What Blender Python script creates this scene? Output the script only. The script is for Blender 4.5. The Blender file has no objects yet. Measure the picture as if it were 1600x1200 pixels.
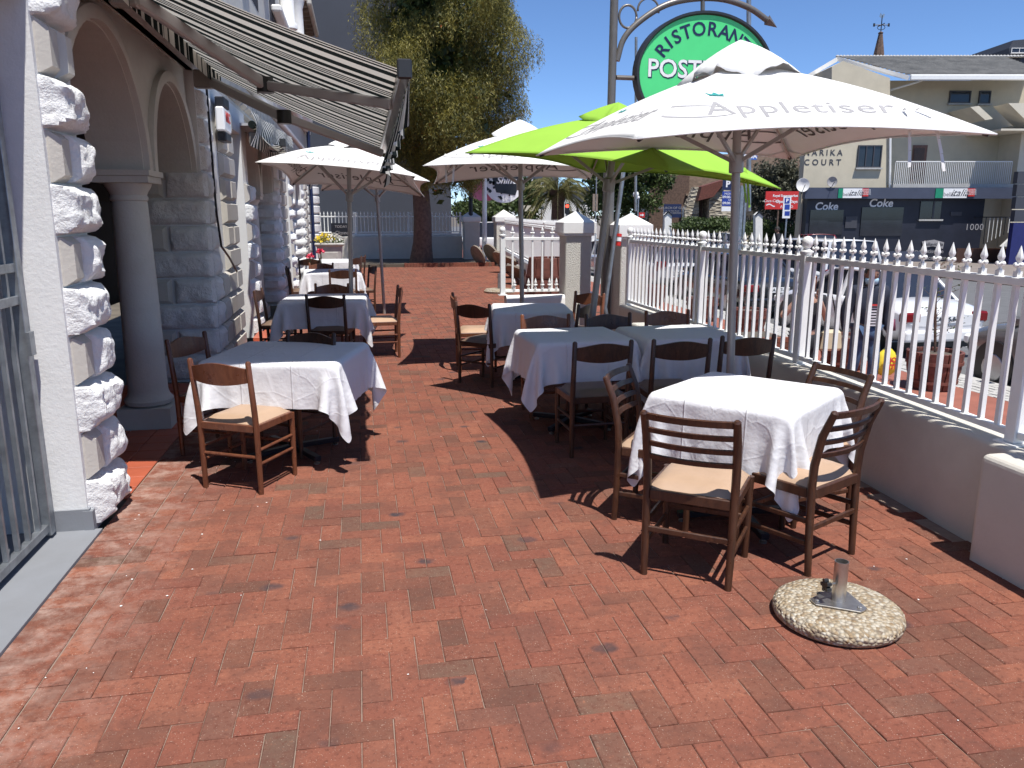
import bpy, bmesh, math, random
import numpy as np
from mathutils import Vector, Matrix, noise as mnoise
random.seed(7); rng = np.random.default_rng(7)
R = math.radians
S = bpy.context.scene
COL = S.collection
# ------------------------------------------------------------------ camera, sky, sun, exposure
FPX = 1230.0; TH = math.atan(265/FPX); YAW = R(10.76); CZ = 1.70
camd = bpy.data.cameras.new('camera'); cam = bpy.data.objects.new('camera', camd); COL.objects.link(cam)
cam.location = (0, 0, CZ); cam.rotation_euler = (math.pi/2-TH, 0, -YAW)
camd.sensor_width = 36; camd.lens = FPX/1600*36; camd.clip_end = 3000; camd.clip_start = 0.05
S.camera = cam
W = bpy.data.worlds.new("World"); S.world = W; W.use_nodes = True
wn = W.node_tree; wn.nodes.clear()
sky = wn.nodes.new('ShaderNodeTexSky'); sky.sky_type = 'NISHITA'; sky.sun_disc = False
SUN = Vector((0.13, -0.38, 1)).normalized()
sky.sun_elevation = math.asin(SUN.z); sky.sun_rotation = math.atan2(SUN.x, SUN.y)
sky.air_density = 0.62; sky.dust_density = 0.0; sky.ozone_density = 8.5; sky.altitude = 50
bg = wn.nodes.new('ShaderNodeBackground'); bg.inputs[1].default_value = 0.131
wo = wn.nodes.new('ShaderNodeOutputWorld')
wn.links.new(sky.outputs[0], bg.inputs[0]); wn.links.new(bg.outputs[0], wo.inputs[0])
sd = bpy.data.lights.new('sun', 'SUN'); sun = bpy.data.objects.new('sun', sd); COL.objects.link(sun)
sd.energy = 4.9; sd.angle = R(0.53); sd.color = (1.0, 0.965, 0.91)
sun.rotation_euler = SUN.to_track_quat('Z', 'Y').to_euler()
S.view_settings.view_transform = 'Standard'; S.view_settings.look = 'None'
S.view_settings.exposure = 0.42; S.view_settings.gamma = 1; S.view_settings.use_curve_mapping = False

# ------------------------------------------------------------------ helpers
_f = Vector((math.sin(YAW)*math.cos(TH), math.cos(YAW)*math.cos(TH), -math.sin(TH)))
_r = Vector((math.cos(YAW), -math.sin(YAW), 0)); _u = _r.cross(_f)
FH = Vector((math.sin(YAW), math.cos(YAW), 0))
def ray(px, py): return _f + _r*((px-800)/FPX) + _u*((600-py)/FPX)
def atd(px, py, d):            # point seen at that spot, d metres ahead
    v = ray(px, py); return Vector((0, 0, CZ)) + v*(d/v.dot(FH))
def atx(px, py, x): v = ray(px, py); return Vector((0, 0, CZ)) + v*(x/v.x)
def aty(px, py, y): v = ray(px, py); return Vector((0, 0, CZ)) + v*(y/v.y)
def atz(px, py, z): v = ray(px, py); return Vector((0, 0, CZ)) + v*((z-CZ)/v.z)

class MB:
    def __init__(s): s.v = []; s.f = []; s.m = []
    def add(s, vs, fs, mi=0):
        o = len(s.v); s.v += [tuple(p) for p in vs]; s.f += [tuple(i+o for i in f) for f in fs]; s.m += [mi]*len(fs)
        return s
    def box(s, x0, x1, y0, y1, z0, z1, mi=0, M=None):
        vs = [(x, y, z) for z in (z0, z1) for y in (y0, y1) for x in (x0, x1)]
        if M is not None: vs = [M @ Vector(p) for p in vs]
        return s.add(vs, [(0,2,3,1), (4,5,7,6), (0,1,5,4), (2,6,7,3), (0,4,6,2), (1,3,7,5)], mi)
    def bar(s, a, b, w, h, up=(0,0,1), mi=0):     # rectangular bar a->b
        a = Vector(a); b = Vector(b); d = (b-a).normalized(); upv = Vector(up)
        if abs(d.dot(upv)) > .98: upv = Vector((0,1,0))
        sx = d.cross(upv).normalized(); sy = sx.cross(d).normalized()
        vs = [p + sx*i*w/2 + sy*j*h/2 for p in (a, b) for (i, j) in ((-1,-1),(1,-1),(1,1),(-1,1))]
        return s.add(vs, [(0,3,2,1), (4,5,6,7), (0,1,5,4), (1,2,6,5), (2,3,7,6), (3,0,4,7)], mi)
    def tube(s, pts, r, n=8, mi=0, cap=True):
        pts = [Vector(p) for p in pts]; rs = r if hasattr(r, '__len__') else [r]*len(pts)
        o = len(s.v); prev = None
        for i, p in enumerate(pts):
            d = (pts[min(i+1, len(pts)-1)] - pts[max(i-1, 0)])
            d = d.normalized() if d.length > 1e-9 else Vector((0,0,1))
            if prev is None:
                ref = Vector((0,0,1)) if abs(d.z) < .9 else Vector((1,0,0))
                sx = d.cross(ref).normalized()
            else:
                sx = (prev - d*prev.dot(d)).normalized()
            prev = sx; sy = d.cross(sx)
            for k in range(n):
                a = 2*math.pi*k/n
                s.v.append(tuple(p + (sx*math.cos(a)+sy*math.sin(a))*rs[i]))
        for i in range(len(pts)-1):
            for k in range(n):
                a = o+i*n+k; b = o+i*n+(k+1) % n
                s.f.append((a, b, b+n, a+n)); s.m.append(mi)
        if cap:
            s.f.append(tuple(o+k for k in reversed(range(n)))); s.m.append(mi)
            s.f.append(tuple(o+(len(pts)-1)*n+k for k in range(n))); s.m.append(mi)
        return s
    def lathe(s, prof, c=(0,0,0), n=16, mi=0, sx=1, sy=1):
        o = len(s.v); c = Vector(c)
        for (r, z) in prof:
            for k in range(n):
                a = 2*math.pi*k/n; s.v.append((c.x+r*math.cos(a)*sx, c.y+r*math.sin(a)*sy, c.z+z))
        for i in range(len(prof)-1):
            for k in range(n):
                a = o+i*n+k; b = o+i*n+(k+1) % n
                s.f.append((a, b, b+n, a+n)); s.m.append(mi)
        s.f.append(tuple(o+k for k in reversed(range(n)))); s.m.append(mi)
        s.f.append(tuple(o+(len(prof)-1)*n+k for k in range(n))); s.m.append(mi)
        return s
    def prism(s, poly, axis, a, b, mi=0):   # poly 2D extruded along axis 0/1/2 from a to b
        n = len(poly)
        def mk(p, t):
            q = [p[0], p[1]]; q.insert(axis, t); return tuple(q)
        vs = [mk(p, a) for p in poly] + [mk(p, b) for p in poly]
        return s.add(vs, [tuple(range(n))[::-1], tuple(range(n, 2*n))] + [(i, (i+1) % n, n+(i+1) % n, n+i) for i in range(n)], mi)
    def grid(s, P, nu, nv, mi=0, closed=False):
        o = len(s.v)
        s.v += [tuple(P(i, j)) for j in range(nv) for i in range(nu)]
        for j in range(nv-1):
            for i in range(nu-1 if not closed else nu):
                i2 = (i+1) % nu
                s.f.append((o+j*nu+i, o+j*nu+i2, o+(j+1)*nu+i2, o+(j+1)*nu+i)); s.m.append(mi)
        return s
def link(name, me, mats, parent=None, loc=None, rotz=0):
    o = bpy.data.objects.new(name, me); COL.objects.link(o)
    if mats is not None and not me.materials:
        for m in (mats if isinstance(mats, (list, tuple)) else [mats]): me.materials.append(m)
    if loc is not None: o.location = loc
    if rotz: o.rotation_euler = (0, 0, rotz)
    if parent is not None: o.parent = parent
    return o
def mesh(name, mb, smooth=False, fix=True):
    me = bpy.data.meshes.new(name); me.from_pydata(mb.v, [], mb.f)
    me.polygons.foreach_set('material_index', mb.m)
    if fix:
        bm = bmesh.new(); bm.from_mesh(me); bmesh.ops.recalc_face_normals(bm, faces=bm.faces); bm.to_mesh(me); bm.free()
    if smooth == 'auto':
        me.shade_smooth(); me.set_sharp_from_angle(angle=R(38))
    elif smooth: me.shade_smooth()
    me.update(); return me
def obj(name, mb, mats, parent=None, world=False, smooth=False, bevel=0, fix=True, label=None, seg=1):
    if world and parent is not None:
        l = parent.matrix_basis.inverted(); mb.v = [tuple(l @ Vector(p)) for p in mb.v]
    o = link(name, mesh(name, mb, smooth, fix), mats, parent)
    if bevel:
        m = o.modifiers.new('bevel', 'BEVEL'); m.width = bevel; m.segments = seg; m.limit_method = 'ANGLE'
    if label: o['label'] = label
    return o
def tag(o, label=None, cat=None, group=None, kind=None):
    if label: o['label'] = label
    if cat: o['category'] = cat
    if group: o['group'] = group
    if kind: o['kind'] = kind
    return o
def thing(name, label, cat, loc=(0,0,0), rotz=0, group=None):
    o = bpy.data.objects.new(name, None); COL.objects.link(o); o.empty_display_size = .1
    o.location = loc; o.rotation_euler = (0, 0, rotz)
    o.matrix_basis = Matrix.Translation(loc) @ Matrix.Rotation(rotz, 4, 'Z')
    return tag(o, label, cat, group)
def dup(root, loc, rotz=0, label=None, group=None):
    r = root.copy(); COL.objects.link(r); r.location = loc; r.rotation_euler = (0, 0, rotz)
    if label: r['label'] = label
    if group: r['group'] = group
    for ch in list(root.children):
        c = ch.copy(); COL.objects.link(c); c.parent = r
        for g in list(ch.children):
            d = g.copy(); COL.objects.link(d); d.parent = c
    return r

# ------------------------------------------------------------------ materials
class NT:
    def __init__(s, name):
        s.mat = bpy.data.materials.new(name); s.mat.use_nodes = True; s.t = s.mat.node_tree; s.n = s.t.nodes
        s.b = s.n['Principled BSDF']; s.out = s.n['Material Output']
    def node(s, typ, **kw):
        n = s.n.new(typ)
        for k, v in kw.items():
            if k in n.inputs: n.inputs[k].default_value = v
            else: setattr(n, k, v)
        return n
    def l(s, a, b): s.t.links.new(a, b)
    def noise(s, scale, vec=None, detail=4, rough=.6, out='Fac'):
        n = s.node('ShaderNodeTexNoise'); n.inputs['Scale'].default_value = scale; n.inputs['Detail'].default_value = detail; n.inputs['Roughness'].default_value = rough
        if vec is not None: s.l(vec, n.inputs['Vector'])
        return n.outputs[out]
    def ramp(s, fac, stops, interp='LINEAR'):
        n = s.node('ShaderNodeValToRGB'); n.color_ramp.interpolation = interp
        e = n.color_ramp.elements
        while len(e) < len(stops): e.new(.5)
        for i, (p, c) in enumerate(stops):
            e[i].position = p; e[i].color = (c if len(c) == 4 else (*c, 1)) if hasattr(c, '__len__') else (c, c, c, 1)
        s.l(fac, n.inputs[0]); return n.outputs[0]
    def mix(s, f, a, b, bt='MIX'):
        n = s.node('ShaderNodeMix', data_type='RGBA', blend_type=bt)
        for sock, v in ((n.inputs[0], f), (n.inputs[6], a), (n.inputs[7], b)):
            if isinstance(v, (int, float)): sock.default_value = v
            elif isinstance(v, (tuple, list)): sock.default_value = (*v, 1) if len(v) == 3 else v
            else: s.l(v, sock)
        return n.outputs[2]
    def math(s, op, a, b=None):
        n = s.node('ShaderNodeMath', operation=op)
        for i, v in enumerate((a, b)):
            if v is None: continue
            if isinstance(v, (int, float)): n.inputs[i].default_value = v
            else: s.l(v, n.inputs[i])
        return n.outputs[0]
    def bump(s, h, strength=.3, dist=.01):
        n = s.node('ShaderNodeBump'); n.inputs['Strength'].default_value = strength; n.inputs['Distance'].default_value = dist
        s.l(h, n.inputs['Height']); s.l(n.outputs[0], s.b.inputs['Normal']); return n
    def obj(s): return s.node('ShaderNodeTexCoord').outputs['Object']
    def pos(s): return s.node('ShaderNodeNewGeometry').outputs['Position']
def P(name, col, rough=.6, metal=0, var=.12, scale=6, bump=0, bscale=60, spec=None, space='obj', coat=0):
    t = NT(name); v = t.obj() if space == 'obj' else t.pos()
    f = t.noise(scale, v)
    lo = tuple(c*(1-var) for c in col); hi = tuple(min(1, c*(1+var)) for c in col)
    t.l(t.ramp(f, [(.3, lo), (.7, hi)]), t.b.inputs['Base Color'])
    t.b.inputs['Roughness'].default_value = rough; t.b.inputs['Metallic'].default_value = metal
    if spec is not None: t.b.inputs['Specular IOR Level'].default_value = spec
    if coat: t.b.inputs['Coat Weight'].default_value = coat; t.b.inputs['Coat Roughness'].default_value = .05
    if bump: t.bump(t.noise(bscale, v, 5), bump, .004)
    return t.mat
def sheet(name, col, transl=.3, var=.05, scale=3, bumps=None):
    t = NT(name); v = t.obj(); f = t.noise(scale, v)
    c = t.ramp(f, [(.3, tuple(x*(1-var) for x in col)), (.7, tuple(min(1, x*(1+var)) for x in col))])
    t.l(c, t.b.inputs['Base Color']); t.b.inputs['Roughness'].default_value = .85; t.b.inputs['Specular IOR Level'].default_value = .2
    tr = t.node('ShaderNodeBsdfTranslucent'); t.l(c, tr.inputs[0])
    mx = t.node('ShaderNodeMixShader'); mx.inputs[0].default_value = transl
    t.l(t.b.outputs[0], mx.inputs[1]); t.l(tr.outputs[0], mx.inputs[2]); t.l(mx.outputs[0], t.out.inputs[0])
    if bumps:
        bn = t.bump(t.noise(bumps[0], v, 3), bumps[1], .01); t.l(bn.outputs[0], tr.inputs['Normal'])
    return t
def mat_brick():
    t = NT('paving brick'); g = t.node('ShaderNodeNewGeometry'); oi = t.node('ShaderNodeObjectInfo')
    rnd = t.math('FRACT', t.math('ADD', g.outputs['Random Per Island'], oi.outputs['Random']))
    p = g.outputs['Position']
    base = t.ramp(rnd, [(0, (.115, .060, .044)), (.08, (.150, .067, .047)), (.18, (.185, .074, .051)), (.32, (.235, .086, .055)), (.45, (.180, .066, .047)), (.58, (.225, .080, .053)), (.7, (.195, .070, .048)), (.82, (.265, .100, .062)), (.92, (.19, .080, .057)), (.97, (.125, .080, .059)), (1, (.13, .087, .063))])
    n1 = t.noise(14, p, 6, .65); n2 = t.noise(1.3, p, 3)
    c = t.mix(t.ramp(n1, [(.35, 0), (.75, .6)]), base, (.15, .055, .038))
    c = t.mix(t.ramp(n2, [(.4, 0), (.75, .45)]), c, (.30, .115, .07))
    # pale wear and grit
    sp = t.noise(170, p, 2); c = t.mix(t.ramp(sp, [(.66, 0), (.70, .75)]), c, (.50, .38, .30))
    st = t.noise(38, p, 5, .75); c = t.mix(t.ramp(st, [(.36, .7), (.47, 0), (.60, 0), (.72, .5)]), c, t.ramp(st, [(.45, (.11, .040, .028)), (.55, (.42, .16, .085))]))
    dk = t.noise(70, p, 4); c = t.mix(t.ramp(dk, [(.3, .5), (.42, 0)]), c, (.10, .045, .035))
    # burnt black marks
    vo = t.node('ShaderNodeTexVoronoi'); vo.inputs['Scale'].default_value = 3.1; vo.inputs['Randomness'].default_value = 1
    mp = t.node('ShaderNodeMapping'); mp.inputs['Scale'].default_value = (1, 1.35, 0); t.l(p, mp.inputs[0])
    wob = t.node('ShaderNodeVectorMath', operation='ADD'); nz = t.node('ShaderNodeTexNoise'); nz.inputs['Scale'].default_value = 18
    t.l(p, nz.inputs['Vector']); sc = t.node('ShaderNodeVectorMath', operation='SCALE'); sc.inputs['Scale'].default_value = .045
    t.l(nz.outputs['Color'], sc.inputs[0]); t.l(mp.outputs[0], wob.inputs[0]); t.l(sc.outputs[0], wob.inputs[1]); t.l(wob.outputs[0], vo.inputs['Vector'])
    near = t.ramp(vo.outputs['Distance'], [(.10, 1), (.20, 0)])
    sepc = t.node('ShaderNodeSeparateColor'); t.l(vo.outputs['Color'], sepc.inputs[0])
    pick = t.math('GREATER_THAN', sepc.outputs[0], .48)
    reg = t.ramp(t.noise(.8, p, 2), [(.36, .35), (.5, 1)])
    spot = t.math('MULTIPLY', t.math('MULTIPLY', near, pick), t.math('MULTIPLY', reg, t.ramp(n1, [(.3, .6), (.6, 1)])))
    c = t.mix(spot, c, (.045, .042, .048))
    # lime bloom along the building
    sx = t.node('ShaderNodeSeparateXYZ'); t.l(p, sx.inputs[0])
    ed = t.node('ShaderNodeMapRange'); ed.inputs[1].default_value = -.85; ed.inputs[2].default_value = -1.5; t.l(sx.outputs[0], ed.inputs[0])
    c = t.mix(t.math('MULTIPLY', ed.outputs[0], t.ramp(t.noise(9, p, 5, .7), [(.42, 0), (.65, .75)])), c, (.42, .31, .26))
    wv = t.noise(3.2, p, 4, .7); c = t.mix(t.ramp(wv, [(.38, .45), (.5, 0), (.62, 0), (.78, .5)]), c, t.ramp(wv, [(.49, (.115, .055, .042)), (.51, (.34, .17, .12))]))
    t.l(c, t.b.inputs['Base Color']); t.b.inputs['Roughness'].default_value = .9; t.b.inputs['Specular IOR Level'].default_value = .12
    h = t.math('ADD', t.noise(90, p, 5, .7), t.math('MULTIPLY', t.noise(16, p, 3), 1.2))
    t.bump(h, .5, .004)
    return t.mat
def mat_plaster(name, col, b=.35, stain=.35, scale=38, dist=.008):
    t = NT(name); p = t.pos(); g = t.noise(.9, p, 5, .65); f = t.noise(7, p, 5)
    c = t.ramp(f, [(.3, tuple(x*.93 for x in col)), (.7, col)])
    c = t.mix(t.ramp(g, [(.5, 0), (.75, stain)]), c, tuple(x*y for x, y in zip(col, (.72, .68, .60))))
    t.l(c, t.b.inputs['Base Color']); t.b.inputs['Roughness'].default_value = .75; t.b.inputs['Specular IOR Level'].default_value = .3
    t.bump(t.noise(scale, p, 6, .65), b, dist); return t.mat
def mat_wood(name, c1, c2, rough=.38):
    t = NT(name); v = t.obj(); oi = t.node('ShaderNodeObjectInfo')
    mp = t.node('ShaderNodeMapping'); mp.inputs['Scale'].default_value = (5, 5, 1.2)
    ad = t.node('ShaderNodeVectorMath', operation='ADD'); t.l(v, ad.inputs[0]); t.l(oi.outputs['Random'], ad.inputs[1]); t.l(ad.outputs[0], mp.inputs[0])
    w = t.node('ShaderNodeTexNoise'); w.inputs['Scale'].default_value = 4; w.inputs['Distortion'].default_value = 1.5; w.inputs['Detail'].default_value = 6; w.inputs['Roughness'].default_value = .7
    t.l(mp.outputs[0], w.inputs['Vector'])
    c = t.mix(t.ramp(w.outputs['Fac'], [(.35, 0), (.65, 1)]), c1, c2)
    c = t.mix(t.ramp(t.noise(45, v, 4), [(.62, 0), (.75, .5)]), c, tuple(min(1, x*2.2) for x in c2))
    t.l(c, t.b.inputs['Base Color']); t.l(t.ramp(t.noise(14, v), [(.3, rough-.08), (.7, rough+.15)]), t.b.inputs['Roughness'])
    t.bump(w.outputs['Fac'], .15, .001); return t.mat
M = {}
M['brick'] = mat_brick()
M['mortar'] = P('joint sand', (.25, .185, .145), .95, bump=.5, space='w', scale=20)
M['white'] = mat_plaster('white painted plaster', (.74, .74, .73))
M['rough'] = mat_plaster('white painted rock face', (.78, .78, .77), .9, .2, 26, .02)
M['cream'] = mat_plaster('cream painted plaster', (.60, .585, .54))
M['creamshade'] = mat_plaster('cream plaster with painted shade', (.52, .49, .44))  # darker copy of the cream, grazing shade painted into the smooth street-face blocks
M['wall'] = mat_plaster('ivory boundary wall', (.56, .53, .47), .3, .45)
M['rcast'] = mat_plaster('rough cast ivory wall', (.62, .60, .54), 1.0, .2, 60, .02)
M['capwhite'] = mat_plaster('white wall cap', (.78, .77, .74), .15, .3)
M['greystep'] = mat_plaster('grey floor paint', (.22, .23, .25), .15, .3)
M['galv'] = P('weathered galvanised steel', (.30, .32, .34), .45, .75, .25, 12)
fw = NT('white fence paint'); fwp = fw.pos(); fwn = fw.noise(2.3, fwp, 6, .75)
fwc = fw.mix(fw.ramp(fwn, [(.66, 0), (.70, .8)]), fw.ramp(fw.noise(9, fwp), [(.3, (.76, .76, .735)), (.7, (.82, .82, .80))]), (.36, .27, .19))
fw.l(fwc, fw.b.inputs['Base Color']); fw.b.inputs['Roughness'].default_value = .45; fw.bump(fw.noise(80, fwp, 4), .12, .003); M['fence'] = fw.mat
M['wood'] = mat_wood('red brown wood', (.10, .034, .018), (.17, .062, .030), .3)
M['panelwood'] = mat_wood('reddish back panel wood', (.12, .040, .020), (.20, .075, .036), .3)
M['darkwood'] = mat_wood('dark brown wood', (.038, .017, .011), (.085, .036, .019), .34)
M['vinyl'] = P('tan vinyl', (.42, .285, .19), .42, 0, .08, 5, .05, 120)
M['vinyldark'] = P('brown vinyl', (.16, .105, .075), .42, 0, .1, 5, .05, 120)
M['black'] = P('black metal', (.02, .022, .028), .4, .3)
M['blackpl'] = P('black plastic', (.018, .018, .018), .4)
M['steel'] = P('brushed steel', (.52, .50, .47), .28, .9, .12, 25)
M['pole'] = P('grey pole', (.33, .31, .29), .38, .3, .06); M['arm'] = P('light grey lacquered arm', (.47, .455, .45), .4, .1, .05)
M['poledark'] = P('brown grey sign pole', (.17, .155, .14), .4, .4, .08)
M['tile'] = P('terracotta tile', (.42, .105, .055), .42, 0, .14, 3, .1, 50, space='w')
M['grout'] = P('grey grout', (.25, .22, .2), .9)
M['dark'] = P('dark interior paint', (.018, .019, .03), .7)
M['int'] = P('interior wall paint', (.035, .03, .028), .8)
M['glass'] = P('dark window glass', (.02, .025, .035), .06, 0, .2, 2)
M['glassblue'] = P('car glass', (.025, .03, .045), .04, 0, .1, 2)
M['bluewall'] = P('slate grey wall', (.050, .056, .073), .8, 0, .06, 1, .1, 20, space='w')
M['asphalt'] = P('asphalt', (.115, .115, .118), .9, 0, .15, 3, .5, 120, space='w')
M['redpave'] = P('red pavement', (.27, .095, .065), .85, 0, .15, 4, .3, 60, space='w')
M['kerb'] = P('kerb concrete', (.42, .41, .39), .85, 0, .12, 8, .3, 60, space='w')
M['kerbdark'] = P('grey brown slabs', (.20, .17, .15), .9, 0, .15, 3, .3, 40, space='w'); M['roadpaint'] = P('road paint', (.75, .75, .73), .7, 0, .08, 12)
M['earth'] = P('earth', (.12, .10, .075), .95, 0, .3, 2, .3, 30, space='w')
M['soil'] = P('potting soil', (.10, .08, .06), .95, 0, .5, 60, .6, 80)
M['barrel'] = P('red brown barrel wood', (.14, .045, .032), .65, 0, .35, 14, .3, 40)
M['red'] = P('red', (.55, .03, .025), .4)
M['navy'] = P('navy', (.012, .02, .07), .4)
M['ink'] = P('grey print', (.30, .29, .30), .8)
M['inkpale'] = P('pale grey print', (.31, .30, .305), .8)
M['inkdark'] = P('dark grey print', (.10, .095, .095), .8)
M['teal'] = P('teal print', (.02, .28, .26), .6)
M['canvas'] = sheet('white umbrella canvas', (.80, .79, .77), .13, .04, 2, (5, .25)).mat
M['greencanvas'] = sheet('lime green umbrella canvas', (.30, .53, .065), .13, .05, 2, (5, .25)).mat
M['signgreen'] = P('sign green', (.09, .68, .22), .3, 0, .03)
M['signedge'] = P('sign rim', (.05, .05, .052), .4, .5)
M['printwhite'] = P('white print', (.8, .8, .8), .5, 0, .02)
M['bark'] = P('bark', (.12, .075, .055), .9, 0, .35, 9, 1.0, 25)
M['skin'] = P('skin', (.22, .115, .075), .5); M['skinlight'] = P('light skin', (.42, .24, .17), .5)
M['stone'] = P('stone urn', (.42, .40, .37), .85, 0, .15, 8, .4, 50)
M['pink'] = P('pink sign', (.75, .25, .42), .5); M['yellow'] = P('yellow plastic', (.75, .58, .04), .4)
M['floor'] = P('weathered board', (.22, .18, .145), .8, 0, .25, 10, .3, 40)
def mat_cloth():
    s = sheet('white table linen', (.80, .80, .82), .16, .02)
    v = s.obj(); w1 = s.noise(7, v, 4, .55)
    vo = s.node('ShaderNodeTexVoronoi', feature='DISTANCE_TO_EDGE'); vo.inputs['Scale'].default_value = 5.5
    s.l(v, vo.inputs['Vector'])
    cr = s.ramp(vo.outputs['Distance'], [(0, 1), (.05, 0)])
    sx = s.node('ShaderNodeSeparateXYZ'); s.l(v, sx.inputs[0])
    fold = s.ramp(s.math('ABSOLUTE', s.math('SUBTRACT', s.math('ABSOLUTE', sx.outputs[0]), .17)), [(0, 1), (.006, 0)])
    fold2 = s.ramp(s.math('ABSOLUTE', s.math('SUBTRACT', s.math('ABSOLUTE', sx.outputs[1]), .2)), [(0, 1), (.006, 0)])
    h = s.math('ADD', s.math('ADD', s.math('MULTIPLY', w1, 1.6), s.math('MULTIPLY', cr, .12)), s.math('ADD', s.math('MULTIPLY', fold, .5), s.math('MULTIPLY', fold2, .5)))
    s.bump(h, .8, .010); return s.mat
M['cloth'] = mat_cloth()
def mat_agg():
    t = NT('pebble concrete'); v = t.obj(); vo = t.node('ShaderNodeTexVoronoi'); vo.inputs['Scale'].default_value = 62; t.l(v, vo.inputs['Vector'])
    sp = t.node('ShaderNodeSeparateColor'); t.l(vo.outputs['Color'], sp.inputs[0])
    c = t.ramp(sp.outputs[0], [(0, (.26, .18, .10)), (.3, (.40, .33, .23)), (.6, (.50, .46, .38)), (.85, (.34, .26, .16)), (1, (.20, .15, .11))])
    c = t.mix(t.ramp(vo.outputs['Distance'], [(.45, 0), (.8, .8)]), c, (.22, .18, .13))
    t.l(c, t.b.inputs['Base Color']); t.b.inputs['Roughness'].default_value = .75
    t.bump(t.math('SUBTRACT', 1.0, vo.outputs['Distance']), 1.0, .012); return t.mat
M['agg'] = mat_agg()
def mat_stripe():
    s = sheet('green black and cream striped awning', (.5, .5, .5), .27)
    v = s.obj(); sx = s.node('ShaderNodeSeparateXYZ'); s.l(v, sx.inputs[0])
    fr = s.math('FRACT', s.math('MULTIPLY', sx.outputs[1], 1/.80))
    D = (.012, .018, .018); C_ = (.70, .68, .62)
    st = [(0, D), (.14, C_), (.24, D), (.37, C_), (.45, D), (.50, C_), (.53, D), (.57, C_), (.60, D), (.65, C_), (.70, D), (.83, C_)]
    col = s.ramp(fr, st, 'CONSTANT')
    for n in s.n:
        if n.type == 'BSDF_PRINCIPLED': s.l(col, n.inputs['Base Color'])
        if n.type == 'BSDF_TRANSLUCENT': s.l(col, n.inputs[0])
    return s.mat
M['stripe'] = mat_stripe()
_s2 = sheet('fine striped folded canvas', (.5, .5, .5), .2); _v = _s2.obj(); _x = _s2.node('ShaderNodeSeparateXYZ'); _s2.l(_v, _x.inputs[0])
_c = _s2.ramp(_s2.math('FRACT', _s2.math('MULTIPLY', _s2.math('ADD', _x.outputs[1], _s2.math('MULTIPLY', _x.outputs[2], 1.6)), 1/.20)), [(0, (.03, .04, .05)), (.5, (.62, .62, .60))], 'CONSTANT')
for _n in _s2.n:
    if _n.type == 'BSDF_PRINCIPLED': _s2.l(_c, _n.inputs['Base Color'])
    if _n.type == 'BSDF_TRANSLUCENT': _s2.l(_c, _n.inputs[0])
M['stripe2'] = _s2.mat
def leafmat(name, cols, tr=.25):
    t = NT(name); g = t.node('ShaderNodeNewGeometry')
    c = t.ramp(g.outputs['Random Per Island'], [(i/(len(cols)-1), k) for i, k in enumerate(cols)])
    p = g.outputs['Position']; c = t.mix(t.ramp(t.noise(1.1, p, 3), [(.4, 0), (.65, .55)]), c, cols[-1])
    t.l(c, t.b.inputs['Base Color']); t.b.inputs['Roughness'].default_value = .6
    d = t.node('ShaderNodeBsdfTranslucent'); t.l(c, d.inputs[0]); mx = t.node('ShaderNodeMixShader'); mx.inputs[0].default_value = tr
    t.l(t.b.outputs[0], mx.inputs[1]); t.l(d.outputs[0], mx.inputs[2]); t.l(mx.outputs[0], t.out.inputs[0]); return t.mat
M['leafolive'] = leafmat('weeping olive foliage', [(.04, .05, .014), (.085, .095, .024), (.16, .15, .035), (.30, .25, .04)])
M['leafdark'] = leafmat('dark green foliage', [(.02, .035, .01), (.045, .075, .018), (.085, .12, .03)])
M['leafpalm'] = leafmat('palm fronds', [(.05, .06, .015), (.11, .11, .03), (.17, .15, .05)])
M['leafgrey'] = leafmat('grey olive foliage', [(.05, .055, .035), (.10, .105, .07), (.14, .14, .10)])

# ------------------------------------------------------------------ text and ground-work
def text_mesh(body, size, shear=0, extrude=.001, align='CENTER', bold=0, spacing=1.0):
    c = bpy.data.curves.new('txt', 'FONT'); c.body = body; c.size = size; c.align_x = align; c.align_y = 'CENTER'
    c.extrude = extrude; c.shear = shear; c.offset = bold; c.space_character = spacing; c.resolution_u = 3
    o = bpy.data.objects.new('txt', c); COL.objects.link(o)
    dg = bpy.context.evaluated_depsgraph_get(); me = bpy.data.meshes.new_from_object(o.evaluated_get(dg))
    bpy.data.objects.remove(o); bpy.data.curves.remove(c); me.materials.clear(); return me
def lettering(body, size, mat, parent, org, ux, uz, name='lettering', **kw):   # ux: reading direction, uz: up, world coordinates
    me = text_mesh(body, size, **kw); ux = Vector(ux).normalized(); uz = Vector(uz).normalized(); n = ux.cross(uz)
    mt = Matrix((ux, uz, n)).transposed().to_4x4(); mt.translation = Vector(org)
    if parent is not None: mt = parent.matrix_basis.inverted() @ mt
    me.transform(mt); return link(name, me, mat, parent)

# ------------------------------------------------------------------ the setting
ZS = -.55; ZR = -.70
def rect(x0, x1, y0, y1, z): return MB().add([(x0,y0,z),(x1,y0,z),(x1,y1,z),(x0,y1,z)], [(0,1,2,3)])
o = obj('ground', rect(-900, 900, -300, 1500, -.9), M['earth']); tag(o, kind='structure')
patio = MB().box(-1.46, 3.3, -3, 31, -.8, -.0062); patio.box(3.3, 5.1, 9.98, 31, -.8, -.0062)
o = obj('patio', patio, M['mortar']); tag(o, kind='structure'); PATIO = o
o = obj('pavement', MB().box(3.45, 7.75, -8, 60, -.85, ZS), M['redpave']); tag(o, kind='structure'); PAVE = o
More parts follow.
